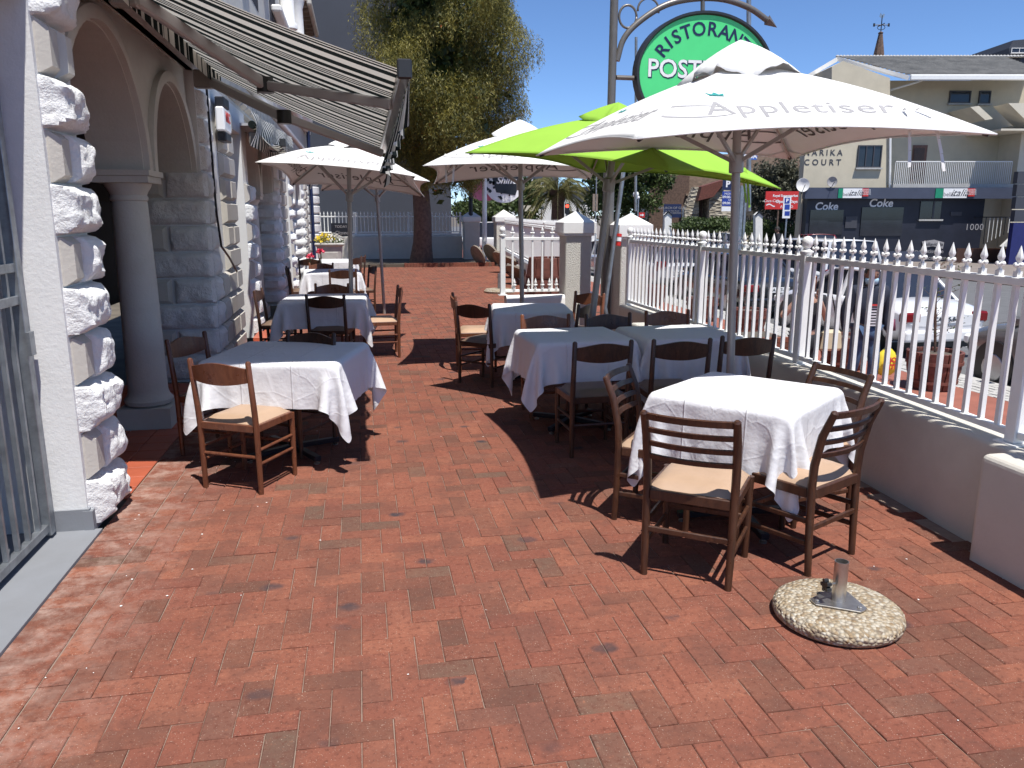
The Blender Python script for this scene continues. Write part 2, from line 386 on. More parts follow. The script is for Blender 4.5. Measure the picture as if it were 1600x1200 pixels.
# cobble strip
cm = MB()
for i in range(5):
    for j in range(230):
        x = 7.76+i*.118; y = 4+j*.118
        cm.box(x, x+.108, y+random.uniform(0, .006), y+.108, ZS-.06, ZS+random.uniform(-.004, .005))
o = obj('cobble_strip', cm, M['kerb']); tag(o, kind='stuff'); o.parent = PAVE
o = obj('road', MB().box(8.35, 22, -60, 160, -.88, ZR), M['asphalt']); tag(o, kind='structure'); ROAD = o
km = MB()
for j in range(60): km.box(8.352, 8.50, -8+j*1.0, -8+j*1.0+.985, -.86, ZS-.01)
o = obj('kerb', km, M['kerb']); tag(o, kind='structure')
mk = MB()
for a in (7.5, 13.3, 19.1, 24.9): mk.box(8.6, 10.9, a, a+.1, ZR+.002, ZR+.006)
for j in range(-3, 16): mk.box(15.25, 15.37, j*6, j*6+3.5, ZR+.002, ZR+.006)
mk.box(10.95, 11.05, -5, 60, ZR+.002, ZR+.006)
o = obj('road_marking', mk, M['roadpaint']); o.parent = ROAD
o = obj('far_pavement', MB().box(22.0, 60, -60, 160, -.87, -.53), M['kerbdark']); tag(o, kind='structure')
o = obj('far_street', MB().box(-20, 8.3, 33.8, 160, -.87, -.62), M['asphalt']); tag(o, kind='structure')

# paving bricks, herringbone, with a header course along the building
BW = .1065
def brick_geo(mb, cx, cy, hx, hy):
    g = .0014; hx -= g; hy -= g; c = .0035; dz = max(-.002, random.gauss(0, .0010)); tl = (random.gauss(0, .0007), random.gauss(0, .0007))
    def z(sx, sy): return dz + tl[0]*sx + tl[1]*sy
    j = lambda: random.uniform(-.0009, .0009)
    V = []
    for (ex, zz) in ((0, -.035), (0, -c), (c, 0)):
        for sx, sy in ((-1,-1),(1,-1),(1,1),(-1,1)):
            V.append((cx+sx*(hx-ex)+j(), cy+sy*(hy-ex)+j(), zz+(z(sx, sy) if zz > -.03 else 0)))
    F = [(8,9,10,11)]
    for k in range(4):
        k2 = (k+1) % 4; F += [(k, k2, 4+k2, 4+k), (4+k, 4+k2, 8+k2, 8+k)]
    mb.add(V, F)
cells = []
i0, i1 = -1, 45
XB = -1.455
for jy in range(-30, 274):
    yc = jy*BW
    for ix in range(0, 60):
        x = XB+.225+ix*BW
        d = (ix-jy) % 4
        if d == 0: c = (x+BW, yc+BW/2, BW, BW/2)
        elif d == 3: c = (x+BW/2, yc+BW, BW/2, BW)
        else: continue
        if c[1] > 28.9 or c[1] < -2.5: continue
        if c[0]-c[2] < XB+.2: continue
        lim = 3.02 if c[1] < 9.9 else 4.9
        if c[0] > lim+.05: continue
        cells.append(c)
for jy in range(-22, 272):
    cells.append((XB+.111, jy*BW+BW/2, .111, BW/2))
    if (-jy) % 4 == 1: cells.append((XB+.225+BW/2, jy*BW+BW/2, BW/2, BW/2))       # cut brick at the header course
def vis(c):
    v = Vector((c[0], c[1], -CZ)); z = v.dot(_f)
    if z < .3: return None
    px = 800+FPX*v.dot(_r)/z; py = 600-FPX*v.dot(_u)/z
    return z if -20 < px < 1620 and py < 1225 else None
vs_ = sorted([(vis(c), k) for k, c in enumerate(cells) if vis(c) is not None])
near = set(k for _, k in vs_[:300])
rest = MB()
for k, c in enumerate(cells):
    if k in near:
        mb = MB(); brick_geo(mb, 0, 0, c[2], c[3]); o = link('brick', mesh('brick', mb), M['brick'], PATIO, (c[0], c[1], 0))
    else: brick_geo(rest, *c)
o = obj('brick_field', rest, M['brick'], PATIO, fix=False); tag(o, kind='stuff')
# white paint drips and grit on the paving
dm = MB()
for _ in range(90):
    x = random.uniform(-1.3, 2.9); y = random.uniform(1.8, 9); r = random.uniform(.002, .006)
    if random.random() < .5: x = random.uniform(-1.4, -.6)
    n = 6; a0 = random.random()*6
    dm.add([(x+r*random.uniform(.5, 1.4)*math.cos(a0+k*2*math.pi/n), y+r*random.uniform(.5, 1.4)*math.sin(a0+k*2*math.pi/n), .0035) for k in range(n)]+[(x, y, .006)], [(k, (k+1) % n, n) for k in range(n)])
o = obj('paint_drip', dm, M['capwhite'], PATIO); tag(o, kind='stuff')

# ------------------------------------------------------------------ the restaurant building on the left
XF = -1.52; CH = .262     # facade plane, course height
BLD = thing('restaurant_building', 'white rusticated building with arches and columns along the left of the terrace', 'building', (XF, 4, 0))
def wobj(name, mb, mat, parent=BLD, **k): return obj(name, mb, mat, parent, world=True, **k)
def rock_block(a, b, z0, z1, face, depth=.085, amp=.03, nu=9, nv=6, res=1.0):
    """rock-faced stone: a..b along the wall, swelling out of it. face: function (s, z, out)->point"""
    nu = max(4, int(nu*res)); nv = max(4, int(nv*res)); mb = MB(); sd = random.random()*100
    def Pt(i, j):
        u = i/(nu-1); v = j/(nv-1)
        e = min(u, 1-u)*(b-a); f = min(v, 1-v)*(z1-z0)
        prof = min(1, (min(e, f*1.15)/.07))**.55
        s = a+(b-a)*u; z = z0+(z1-z0)*v
        n = mnoise.noise(Vector((s*9+sd, z*9, sd)))*1.0+mnoise.noise(Vector((s*23, z*23+sd, sd)))*.55
        out = .008+depth*prof + (amp*n*prof if 0 < i < nu-1 and 0 < j < nv-1 else 0)
        if i in (0, nu-1) or j in (0, nv-1): out = -.02
        return face(s+ (mnoise.noise(Vector((z*14, sd, s*14)))*.008), z, out)
    mb.grid(Pt, nu, nv); return mb
def smooth_block(a, b, z0, z1, face, depth=.055, ch=.035):
    mb = MB(); g = .006
    q = [(a+g, z0+g, -.01), (b-g, z0+g, -.01), (b-g, z1-g, -.01), (a+g, z1-g, -.01),
         (a+g, z0+g, .012), (b-g, z0+g, .012), (b-g, z1-g, .012), (a+g, z1-g, .012),
         (a+g+ch, z0+g+ch, depth), (b-g-ch, z0+g+ch, depth), (b-g-ch, z1-g-ch, depth), (a+g+ch, z1-g-ch, depth)]
    vs = [face(*p) for p in q]
    F = [(8,9,10,11)]
    for k in range(4):
        k2 = (k+1) % 4; F += [(k, k2, 4+k2, 4+k), (4+k, 4+k2, 8+k2, 8+k)]
    return mb.add(vs, F)
fx = lambda s, z, o: (XF+o, s, z)                     # on the +x face
def fy(y0): return lambda s, z, o: (s, y0-o, z)         # on a face that looks towards -y
def arch_panel(y0, y1, yc, r, zs, ztop, xa, xb, n=26):
    """wall slab xa..xb between y0..y1 with an arched opening centred yc, radius r, springing zs"""
    mb = MB(); pts = [(y0, zs), (yc-r, zs)] if yc-r-y0 > .01 else [(yc-r, zs)]
    pts = [(yc-r*math.cos(math.pi*k/n), zs+r*math.sin(math.pi*k/n)) for k in range(n+1)]
    pts = ([(y0, zs)] if yc-r-y0 > .01 else []) + pts + ([(y1, zs)] if y1-yc-r > .01 else [])
    for (a, za), (b, zb) in zip(pts[:-1], pts[1:]):
        vs = [(x, y, z) for x in (xa, xb) for (y, z) in ((a, za), (b, zb), (b, ztop), (a, ztop))]
        mb.add(vs, [(0,1,2,3), (4,5,6,7), (0,1,5,4), (3,2,6,7)])
    return mb
def archivolt(yc, r, zs, x0, x1, w=.1, n=26):
    mb = MB()
    def ring(k):
        a = math.pi*k/n; c, s = -math.cos(a), math.sin(a)
        return [(x0, yc+(r+.01)*c, zs+(r+.01)*s), (x1, yc+(r+.015)*c, zs+(r+.015)*s), (x1+.012, yc+(r+w*.6)*c, zs+(r+w*.6)*s), (x1, yc+(r+w)*c, zs+(r+w)*s), (x0, yc+(r+w)*c, zs+(r+w)*s)]
    mb.grid(lambda i, j: ring(j)[i], 5, n+1); return mb
def column(y, xc, parent, ztop=2.03, res=1):
    mb = MB(); n = 28
    mb.lathe([(.155, .17), (.185, .19), (.19, .22), (.165, .25), (.158, .27), (.152, .30), (.148, .7), (.142, 1.2), (.130, 1.78), (.126, 1.80), (.138, 1.81), (.138, 1.83), (.130, 1.845), (.14, 1.87), (.165, 1.91), (.175, 1.935)], (xc, y, 0), n)
    mb.box(xc-.20, xc+.20, y-.20, y+.20, -.005, .17); mb.box(xc-.2, xc+.2, y-.21, y+.21, 1.936, 1.985); mb.box(xc-.215, xc+.215, y-.225, y+.225, 1.987, ztop)
    return wobj('column', mb, M['cream'], smooth='auto')
NSTONE = [0]
def stone(mb, mat='rough', sm=True):
    NSTONE[0] += 1
    return wobj('stone_block', mb, M[mat], fix=False, smooth='auto' if sm else False)
def module(s, res=1.0, first=False, last=False):
    # back wall of recess, splayed strip
    mb = MB(); mb.box(-2.1, XF, s, s+.50, 0, 3.06); wobj('pier_wall', mb, M['white'])
    # quoins on the corner pier, z from floor to springing of arch
    for k in range(8 if res > .6 else 9):
        z0 = .02+k*CH; z1 = z0+CH
        if k % 2 == 0: stone(rock_block(s+.015, s+.50, z0, z1, fx, .10, .028, 16, 10, res))
        else:
            stone(smooth_block(s+.03, s+.22, z0, z1, fx, .06), 'creamshade', False)
            stone(rock_block(s+.21, s+.50, z0, z1, fx, .095, .025, 11, 10, res))
    if res > .8:
        for k in range(8, 11):
            z0 = .02+k*CH; z1 = min(z0+CH, 3.05)
            if k % 2 == 0: stone(rock_block(s+.015, s+.46, z0, z1, fx, .10, .028, 12, 8, res))
            else:
                stone(smooth_block(s+.03, s+.22, z0, z1, fx, .06), 'creamshade', False); stone(smooth_block(s+.23, s+.40, z0, z1, fx, .07), 'cream', False)
    zs = 2.03
    # arches
    a0, a1, b0, b1 = s+.50, s+2.21, s+2.49, s+4.05
    wobj('arch_wall', arch_panel(a0, s+2.35, (a0+a1)/2, (a1-a0)/2, zs, 3.06, -1.98, -1.60), M['cream'], smooth='auto')
    wobj('arch_wall', arch_panel(s+2.35, b1, (b0+b1)/2, (b1-b0)/2, zs, 3.06, -1.98, -1.60), M['cream'], smooth='auto')
    wobj('arch_moulding', archivolt((a0+a1)/2, (a1-a0)/2, zs, -1.61, -1.555), M['cream'], smooth='auto')
    wobj('arch_moulding', archivolt((b0+b1)/2, (b1-b0)/2, zs, -1.61, -1.555), M['cream'], smooth='auto')
    column(s+2.35, -1.76, BLD)
    # far pillar: south face seen through the arch, then its street face
    p = s+4.05
    mb = MB(); mb.box(-2.30, XF, p+.02, s+6.02, 0, 3.06); wobj('pillar_wall', mb, M['white'])
    for k in range(8 if res > .4 else 5):
        z0 = .02+k*CH; z1 = z0+CH; f = fy(p+.02)
        if k % 2 == 0:
            stone(rock_block(-2.08, XF+.05, z0, z1, f, .055, .02, 12, 7, res)); stone(smooth_block(-2.29, -2.09, z0, z1, f, .04), 'cream', False)
        else:
            stone(rock_block(-1.87, XF+.05, z0, z1, f, .055, .02, 8, 7, res)); stone(smooth_block(-2.29, -1.88, z0, z1, f, .04), 'cream', False)
    for k in range(11):
        z0 = .02+k*CH; z1 = min(z0+CH, 3.05)
        if k < 9 or res > .8: stone(rock_block(p+.03, p+.42, z0, z1, fx, .075, .02, 8, 7, res))
        if k < 4:
            stone(smooth_block(p+.43, p+.86, z0, z1, lambda s_, z, o: fx(s_, z, o+.02), .05), 'cream', False)
        q = p+.90 if k < 4 else p+1.05
        if k % 2 == 0: stone(smooth_block(q, p+1.93, z0, z1, fx, .06), 'creamshade', False)
        else:
            stone(smooth_block(q, p+1.48, z0, z1, fx, .06), 'creamshade', False); stone(smooth_block(p+1.49, p+1.93, z0, z1, fx, .06), 'creamshade', False)
    # recess s+6.02 .. s+7.05 : dark opening with frame
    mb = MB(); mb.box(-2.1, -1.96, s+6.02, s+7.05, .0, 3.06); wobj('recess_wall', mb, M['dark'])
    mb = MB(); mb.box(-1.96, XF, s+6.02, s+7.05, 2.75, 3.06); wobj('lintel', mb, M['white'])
module(4.42, 1.9)
module(11.47, .75)
module(18.52, .42)
# strip before the first module: near pilaster and gate recess
mb = MB(); mb.box(-2.1, XF, .6, 2.55, 0, 3.06); wobj('pier_wall', mb, M['white'])
for k in range(11): stone(rock_block(1.95, 2.54, .02+k*CH, .02+(k+1)*CH, fx, .09, .04, 14, 9, 1.4))
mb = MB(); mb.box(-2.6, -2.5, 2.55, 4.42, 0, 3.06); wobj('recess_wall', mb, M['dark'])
mb = MB(); mb.box(-2.499, XF, 2.55, 4.42, 2.72, 3.06); wobj('lintel', mb, M['cream'])
mb = MB(); mb.box(-2.499, -1.455, 2.552, 4.418, -.10, .012); wobj('painted_threshold', mb, M['greystep'])
mb = MB(); mb.box(-1.70, XF+.012, 4.405, 4.44, 0.012, .13); mb.box(XF-.02, XF+.03, 4.40, 4.62, .0, .12); wobj('plinth', mb, M['greystep'])
# interior of the arcade
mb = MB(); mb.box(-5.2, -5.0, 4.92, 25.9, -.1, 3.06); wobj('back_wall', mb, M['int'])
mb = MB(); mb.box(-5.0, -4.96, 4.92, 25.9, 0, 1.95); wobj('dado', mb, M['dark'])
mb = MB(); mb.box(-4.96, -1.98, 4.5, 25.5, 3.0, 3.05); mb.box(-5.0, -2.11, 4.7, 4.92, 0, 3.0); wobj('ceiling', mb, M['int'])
for k in range(8):
    yy = 5.6+k*2.2; wobj('dining_chair_inside', MB().box(-3.6, -3.2, yy, yy+.4, 0, .8), M['dark']) if False else None
# terracotta tiles
mb = MB(); mb.box(-4.96, -1.47, 4.93, 8.48, -.12, -.006); wobj('grout_bed', mb, M['grout'])
tm = MB()
for i in range(17):
    for j in range(17):
        x1 = -1.462-i*.205; y0 = 4.93+j*.205
        dz = random.uniform(-.001, .001)
        if i < 4 and j < 12:
            wobj('floor_tile', MB().box(x1-.197, x1, y0, y0+.197, -.02, .004+dz), M['tile'], bevel=.002)
        else: tm.box(x1-.197, x1, y0, y0+.197, -.02, .004+dz)
o = wobj('tile_field', tm, M['tile']); tag(o, kind='stuff')
for j in range(26):
    y0 = 9.2+j*.25; wobj('edge_tile', MB().box(-1.455, -1.22, y0, y0+.243, -.02, .012), M['tile'], bevel=.003)
wobj('door_step', MB().box(-1.44, -1.26, 10.75, 11.35, .012, .11), M['tile'], bevel=.004)
# upper storey
mb = MB(); mb.box(-5.2, XF, .6, 26.3, 3.062, 7.3); wobj('upper_wall', mb, M['cream'])
for k in range(44):
    y0 = 4.5+k*.5
    stone(smooth_block(y0, y0+.47, 3.10, 3.42, fx, .06), 'creamshade', False)
mb = MB(); mb.box(XF, XF+.10, 4.0, 26.3, 3.45, 3.55); wobj('string_course', mb, M['white'], bevel=.02)
mb = MB(); mb.box(XF, XF+.14, 17.0, 26.3, 4.1, 4.25); mb.box(XF, XF+.20, 17.0, 26.3, 5.55, 5.68); wobj('cornice', mb, M['white'], bevel=.03)
for k in range(18):
    y0 = 17.6+k*.48; wobj('corbel', MB().lathe([(.10, .0), (.16, .12), (.17, .3), (.10, .5), (.02, .72)], (XF+.08, y0, 4.26), 10), M['rough'], smooth=True)
for y in (12.5, 15.8, 19.2, 22.6): 
    wobj('upper_column', MB().lathe([(.2, 0), (.2, .1), (.155, .16), (.145, 1.2), (.19, 1.35), (.2, 1.4)], (XF+.15, y, 5.69), 20), M['white'], smooth='auto')
    wobj('upper_window', MB().box(XF-.02, XF+.006, y+.9, y+2.2, 5.0, 6.6), M['dark'])
wobj('eave_soffit', MB().box(XF, XF+.40, 22.6, 26.6, 7.10, 7.16), M['floor'])
for k in range(8): wobj('rafter', MB().box(XF, XF+.39, 22.8+k*.5, 22.89+k*.5, 7.0, 7.098), M['floor'])
wobj('gutter', MB().box(XF+.402, XF+.52, 22.6, 26.6, 7.02, 7.18), M['wall'], bevel=.03)
mb = MB().add([(XF+.02,.6,7.302),(XF+.02,26.6,7.302),(-4.5,26.6,9.0),(-4.5,.6,9.0)], [(0,1,2,3)]); wobj('roof', mb, M['pole'])
wobj('downpipe', MB().tube([(XF+.12, 25.3, 0), (XF+.12, 25.3, 7.0)], .05), M['navy'])
# round turret at the far corner with banded masonry
for k in range(12):
    wobj('turret_band', MB().lathe([(.50, 0), (.58, .05), (.58, .23), (.50, .28)], (XF-.25, 25.9, k*.285), 14), M['rough' if k % 2 else 'white'], smooth='auto')
# conduit down the pilaster
p0 = atx(322, 130, XF+.09)
cd = [atx(*p, XF+.09) for p in ((322,128),(330,230),(338,330),(346,385),(358,402),(370,424))]
wobj('conduit', MB().tube(cd, .012, 6), M['black'])

# alarm box
al = thing('alarm_box', 'small white alarm box with red letters on the pilaster above the cable', 'alarm box', tuple(atx(349, 190, XF+.09)))
c = Vector(al.location)
obj('housing', MB().box(-.04, .05, -.26, .2, -.12, .13), M['printwhite'], al, bevel=.015)
obj('dark_band', MB().box(-.045, .053, -.2, .14, .135, .24), M['black'], al, bevel=.01)
obj('dark_band', MB().box(-.045, .053, -.2, .14, -.22, -.125), M['black'], al, bevel=.01)
lettering('MSC', .15, M['red'], al, c+Vector((.056, -.02, .03)), (0,1,0), (0,0,1), bold=.004)

# steel gate standing in the first recess
gt = thing('security_gate', 'grey galvanised steel bar gate closing the recess at the left edge', 'gate', (-1.80, 4.33, 0))
gx = -1.70
wobj('gate_post', MB().box(gx-.03, gx+.03, 4.31, 4.37, .03, 2.35), M['galv'], gt, bevel=.003)
for z in (.05, 1.26, 1.42, 2.25): wobj('rail', MB().box(gx-.02, gx+.02, 2.62, 4.309, z, z+.045), M['galv'], gt, bevel=.003)
for k in range(13): wobj('bar', MB().box(gx-.011, gx+.011, 2.68+k*.128, 2.702+k*.128, .096, 2.249), M['galv'], gt)
wobj('hinge', MB().box(gx+.031, gx+.05, 4.30, 4.36, 1.0, 1.12), M['galv'], gt)

# ------------------------------------------------------------------ striped awnings
def awning(name, label, y0, y1, xr, zr, xf, zf0, zf1, arms, sagz=.03, valance=True):
    aw = thing(name, label, 'awning', (xr, (y0+y1)/2, zr))
    nu, nv = 30, 14
    def F(i, j):
        v = i/(nu-1); u = j/(nv-1); y = y0+(y1-y0)*v
        return (xr+(xf-xr)*u, y+random.uniform(0, 0), zr+((zf0+(zf1-zf0)*v)-zr)*u - sagz*math.sin(math.pi*u))
    wobj('awning_fabric', MB().grid(F, nu, nv), M['stripe'], aw, smooth=True, fix=False)
    # fabric roll with scalloped edge under it
    wobj('fabric_roll', MB().tube([(xr-.03, y0+.02, zr+.0), (xr-.03, y1, zr)], .05, 14), M['stripe'], aw, smooth='auto')
    def V(i, j):
        v = i/119; y = y0+(y1-y0)*v; sc = abs(math.sin(v*(y1-y0)/.17*math.pi))
        return (xr+.035+.03*sc, y, zr-.01-.15*(j/3)*(.75+.25*sc))
    wobj('scalloped_flap', MB().grid(V, 120, 4), M['stripe'], aw, smooth=True, fix=False)
    wobj('added_gap_cover', MB().box(XF-.06, xr-.02, y0+.3, y1, zr+.012, zr+.045), M['arm'], aw)  # added cover that keeps sunlight from slipping between roll and wall
    wobj('front_bar', MB().bar((xf, y0-.03, zf0), (xf, y1+.03, zf1), .06, .085), M['steel'], aw, bevel=.006)
    wobj('end_cap', MB().bar((xf, y0-.055, zf0+.003), (xf, y0-.03, zf0), .08, .105), M['blackpl'], aw, bevel=.008)
    wobj('end_cap', MB().bar((xf, y1+.031, zf1), (xf, y1+.055, zf1), .08, .105), M['blackpl'], aw, bevel=.008)
    if valance:
        def Q(i, j):
            v = i/139; y = y0+(y1-y0)*v+.002*j; d = j/6; w = (v-.2)
            zt = zf0+(zf1-zf0)*v-.03
            L = .24 if v < .93 else .24+.12*(v-.93)/.07
            return (xf+.034+.05*math.sin(v*40+d)*d*(.4+v)-.03*d, y+.03*math.sin(v*23)*d, zt-L*d)
        wobj('valance', MB().grid(Q, 140, 7), M['stripe'], aw, smooth=True, fix=False)
    for (sh, el, ha) in arms:
        sh, el, ha = map(Vector, (sh, el, ha))
        wobj('shoulder_bracket', MB().box(sh.x-.12, sh.x+.04, sh.y-.05, sh.y+.05, sh.z-.07, sh.z+.09), M['pole'], aw, bevel=.012)
        wobj('upper_arm', MB().bar(sh, el, .05, .088), M['arm'], aw, bevel=.012)
        d = (ha-el).normalized()
        wobj('forearm', MB().bar(el, ha, .045, .07), M['arm'], aw, bevel=.01)
        wobj('elbow', MB().tube([el+Vector((0,0,-.055)), el+Vector((0,0,.055))], .062, 14), M['blackpl'], aw, smooth='auto')
    return aw
a2s = atx(325, 126, -1.32); a2h = atx(598, 240, .24); a2e = atx(444, 183, -.60)
a1h = atx(612, 163, .24); a1e = atx(414, 133, -.66); a1s = atx(205, -8, -1.29)
awning('striped_awning', 'large green black and cream striped folding arm awning over the near left table', 4.55, 8.55, -1.34, 3.05, .27, 2.46, 2.36, [(a2s, a2e, a2h), (a1s, a1e, a1h)])
ay = 10.9
awning('striped_awning', 'small half folded striped awning further along the left wall', 11.2, 16.5, -1.3, 2.85, -.95, 2.62, 2.55, [((-1.3, 11.6, 2.7), (-1.2, 12.6, 2.66), (-1.0, 11.7, 2.6))], .14)

sa = [o for o in bpy.data.objects if o.name.startswith('striped_awning')][-1]
q0, q1, q2, q3 = atx(392, 174, -1.22), atx(455, 214, -1.20), atx(448, 254, -1.25), atx(392, 226, -1.30)
def FF(i, j):
    u = i/24; v = j/12; p = q0.lerp(q1, u).lerp(q3.lerp(q2, u), v); p.x += .05*math.sin(v*math.pi)+.02*math.sin(u*19+v*4); p.z -= .05*math.sin(u*math.pi)*v; return p
wobj('folded_fabric', MB().grid(FF, 25, 13), M['stripe2'], sa, smooth=True, fix=False)
# ------------------------------------------------------------------ chairs
def panel_chair(name, label, wood, seatm, pm=None):
    t = thing(name, label, 'chair')
    for s in (-1, 1):
        mb = MB().tube([(s*.205, -.20, 0), (s*.205, -.205, .42), (s*.205, -.212, .52), (s*.207, -.245, .835), (s*.207, -.246, .845)], [.0165, .019, .019, .017, .010], 10)
        obj('rear_leg', mb, wood, t, smooth='auto')
        obj('front_leg', MB().tube([(s*.195, .19, 0), (s*.195, .19, .43)], [.015, .019], 10), wood, t, smooth='auto')
        obj('side_stretcher', MB().tube([(s*.20, -.19, .19), (s*.195, .18, .19)], [.010, .010], 8), wood, t, smooth='auto')
        obj('side_stretcher', MB().tube([(s*.20, -.19, .28), (s*.195, .18, .28)], [.010, .010], 8), wood, t, smooth='auto')
    obj('rear_stretcher', MB().tube([(-.19, -.20, .235), (.19, -.20, .235)], .011, 8), wood, t, smooth='auto')
    obj('front_stretcher', MB().tube([(-.18, .19, .235), (.18, .19, .235)], .011, 8), wood, t, smooth='auto')
    fr = MB(); fr.box(-.187, .187, -.218, -.192, .395, .44); fr.box(-.177, .177, .178, .205, .395, .44)
    fr.box(-.212, -.186, -.185, .176, .395, .44); fr.box(.186, .212, -.185, .176, .395, .44)
    obj('seat_frame', fr, wood, t, bevel=.003)
    cu = MB(); n = 9
    def C(i, j):
        u = i/(n-1)*2-1; v = j/(n-1)*2-1; e = max(abs(u), abs(v))
        z = .442+.038*(1-e**5)**.6 if e < 1 else .436
        return (u*.192, v*.188-.002, z)
    cu.grid(C, n, n); obj('seat_cushion', cu, seatm, t, smooth=True)
    bk = MB(); n = 15
    def side(o):
        def f(i, j):
            u = i/(n-1)*2-1; hb = .70-.02*(1-u*u)*1.0+.012; ht = .80+.03*math.cos(u*math.pi/2)**1.3
            z = hb+(ht-hb)*j/4; y = -.222-(z-.66)*.12-.030*(1-u*u)+o
            return (u*.192, y, z)
        return f
    f0, f1 = side(0), side(-.016)
    bk.grid(f0, n, 5); bk.grid(f1, n, 5)
    o = 0; m = n*5
    for i in range(n-1):
        bk.f.append((i, i+1, m+i+1, m+i)); bk.f.append((4*n+i, 4*n+i+1, m+4*n+i+1, m+4*n+i)); bk.m += [0, 0]
    obj('backrest', bk, pm or wood, t, smooth='auto')
    return t
def ladder_chair(name, label, wood, seatm):
    t = thing(name, label, 'chair')
    for s in (-1, 1):
        pts = [(s*.200, -.215, 0), (s*.202, -.205, .22), (s*.203, -.20, .44), (s*.205, -.205, .55), (s*.207, -.235, .70), (s*.208, -.285, .82), (s*.208, -.288, .828)]
        obj('rear_leg', MB().tube(pts, [.0165, .019, .020, .0205, .020, .0175, .010], 10), wood, t, smooth='auto')
        obj('front_leg', MB().tube([(s*.205, .195, 0), (s*.208, .195, .43)], [.0165, .020], 10), wood, t, smooth='auto')
        obj('side_stretcher', MB().bar((s*.202, -.19, .27), (s*.206, .18, .27), .016, .026), wood, t, bevel=.004)
        obj('side_stretcher', MB().bar((s*.202, -.19, .16), (s*.206, .18, .16), .016, .026), wood, t, bevel=.004)
    obj('rear_stretcher', MB().bar((-.19, -.208, .235), (.19, -.208, .235), .016, .028), wood, t, bevel=.004)
    obj('front_stretcher', MB().bar((-.195, .195, .215), (.195, .195, .215), .016, .028), wood, t, bevel=.004)
    fr = MB(); fr.box(-.186, .186, -.218, -.194, .385, .435); fr.box(-.189, .189, .183, .207, .385, .435)
    fr.box(-.214, -.190, -.182, .182, .385, .435); fr.box(.190, .214, -.182, .182, .385, .435)
    obj('seat_frame', fr, wood, t, bevel=.004)
    n = 11
    def C(i, j):
        u = i/(n-1)*2-1; v = j/(n-1)*2-1; e = max(abs(u), abs(v))
        z = .438+.042*(1-e**5)**.55 if e < 1 else .430
        return (u*.205, v*.205-.002, z-.008*math.cos(u*1.4)*(v < -.5))
    obj('seat_cushion', MB().grid(C, n, n), seatm, t, smooth=True)
    for k, (z, dy) in enumerate(((.805, -.277), (.735, -.249), (.665, -.224), (.60, -.213))[:4]):
        bk = MB(); n = 13; hh = .017 if k else .022
        ring = []
        for i in range(n):
            u = i/(n-1)*2-1; y = dy-.034*(1-u*u)
            ring.append([(u*.196, y-.008, z-hh*.75), (u*.196, y+.008, z-hh*.75), (u*.196, y+.0, z+hh*.75), (u*.196, y-.014, z+hh*.6)])
        bk.grid(lambda i, j: ring[j][i], 4, n, closed=True); bk.add([ring[0][q] for q in range(4)], [(0,1,2,3)]); bk.add(ring[-1], [(3,2,1,0)])
        obj('back_slat', bk, wood, t, smooth='auto')
    return t
proto = {}
def place(kind, A, B, T, label, group, light=False):
    """rear posts top at A and B, chair faces point T"""
    A = Vector((*A, 0)); B = Vector((*B, 0)); T = Vector((*T, 0)); mid = (A+B)/2; d = (B-A).normalized()
    n = Vector((-d.y, d.x, 0));  n = n if n.dot(T-mid) > 0 else -n
    back = {'ladder': .285}.get(kind[:6], .245)
    c = mid+n*back; rz = math.atan2(n.y, n.x)-math.pi/2
    if kind not in proto:
        if kind == 'ladder': p = ladder_chair('ladder_back_chair', label, M['darkwood'], M['vinyl'])
        elif kind == 'panel': p = panel_chair('panel_back_chair', label, M['wood'], M['vinyl'], M['panelwood'])
        elif kind == 'dark': p = panel_chair('panel_back_chair', label, M['darkwood'], M['vinyldark'])
        else: p = panel_chair('panel_back_chair', label, M['panelwood'], M['vinyldark'], M['panelwood'])
        proto[kind] = p; p.location = c; p.rotation_euler = (0, 0, rz); p['group'] = group
    else: p = dup(proto[kind], c, rz, label, group)
    return p
G1 = 'ladder back chairs round the nearest table'; G2 = 'panel back chairs along the left row'; G3 = 'panel back chairs in the middle row'
T1c = (2.06, 3.93)
place('ladder', (1.25, 3.29), (1.56, 3.06), T1c, 'brown ladder back chair with tan seat, back to the camera, beside the pebble umbrella base', G1)
place('ladder', (2.10, 3.13), (2.43, 3.30), (2.05, 4.0), 'brown ladder back chair at the right corner of the nearest table, by the low wall', G1)
place('ladder', (1.30, 4.08), (1.55, 4.42), T1c, 'brown ladder back chair at the left side of the nearest table, seen from the side', G1)
place('ladder', (2.68, 4.25), (2.77, 3.85), T1c, 'brown ladder back chair between the nearest table and the fence, its back against the wall', G1)
TLc = (-.50, 5.62)
place('panel', (-1.06, 5.01), (-.67, 4.80), TLc, 'reddish panel back chair in the sun, back to the camera, at the near left table', G2)
place('panel', (-1.36, 5.80), (-1.17, 6.19), TLc, 'shaded panel back chair beside the white column at the near left table', G2)
place('dark', (-.57, 6.14), (-.21, 5.90), TLc, 'dark panel back chair on the far side of the near left table', G2)
T2c = (-.42, 9.50)
place('dark', (-.62, 8.90), (-.18, 8.80), T2c, 'dark panel back chair, back to the camera, at the second table of the left row', G2)
place('dark', (-1.22, 9.45), (-1.18, 9.88), T2c, 'dark panel back chair with its back to the facade at the second left table', G2)
place('panel', (.44, 9.94), (.46, 9.50), T2c, 'panel back chair with sunlit tan seat on the open side of the second left table', G2)
place('red', (-.59, 10.35), (-.16, 10.27), T2c, 'orange brown panel back chair beyond the second left table, in front of the umbrella pole', G2)
T4c = (-.45, 14.05)
place('dark', (-.51, 12.95), (-.07, 12.98), T4c, 'dark panel back chair, back to the camera, at the third table of the left row', G2)
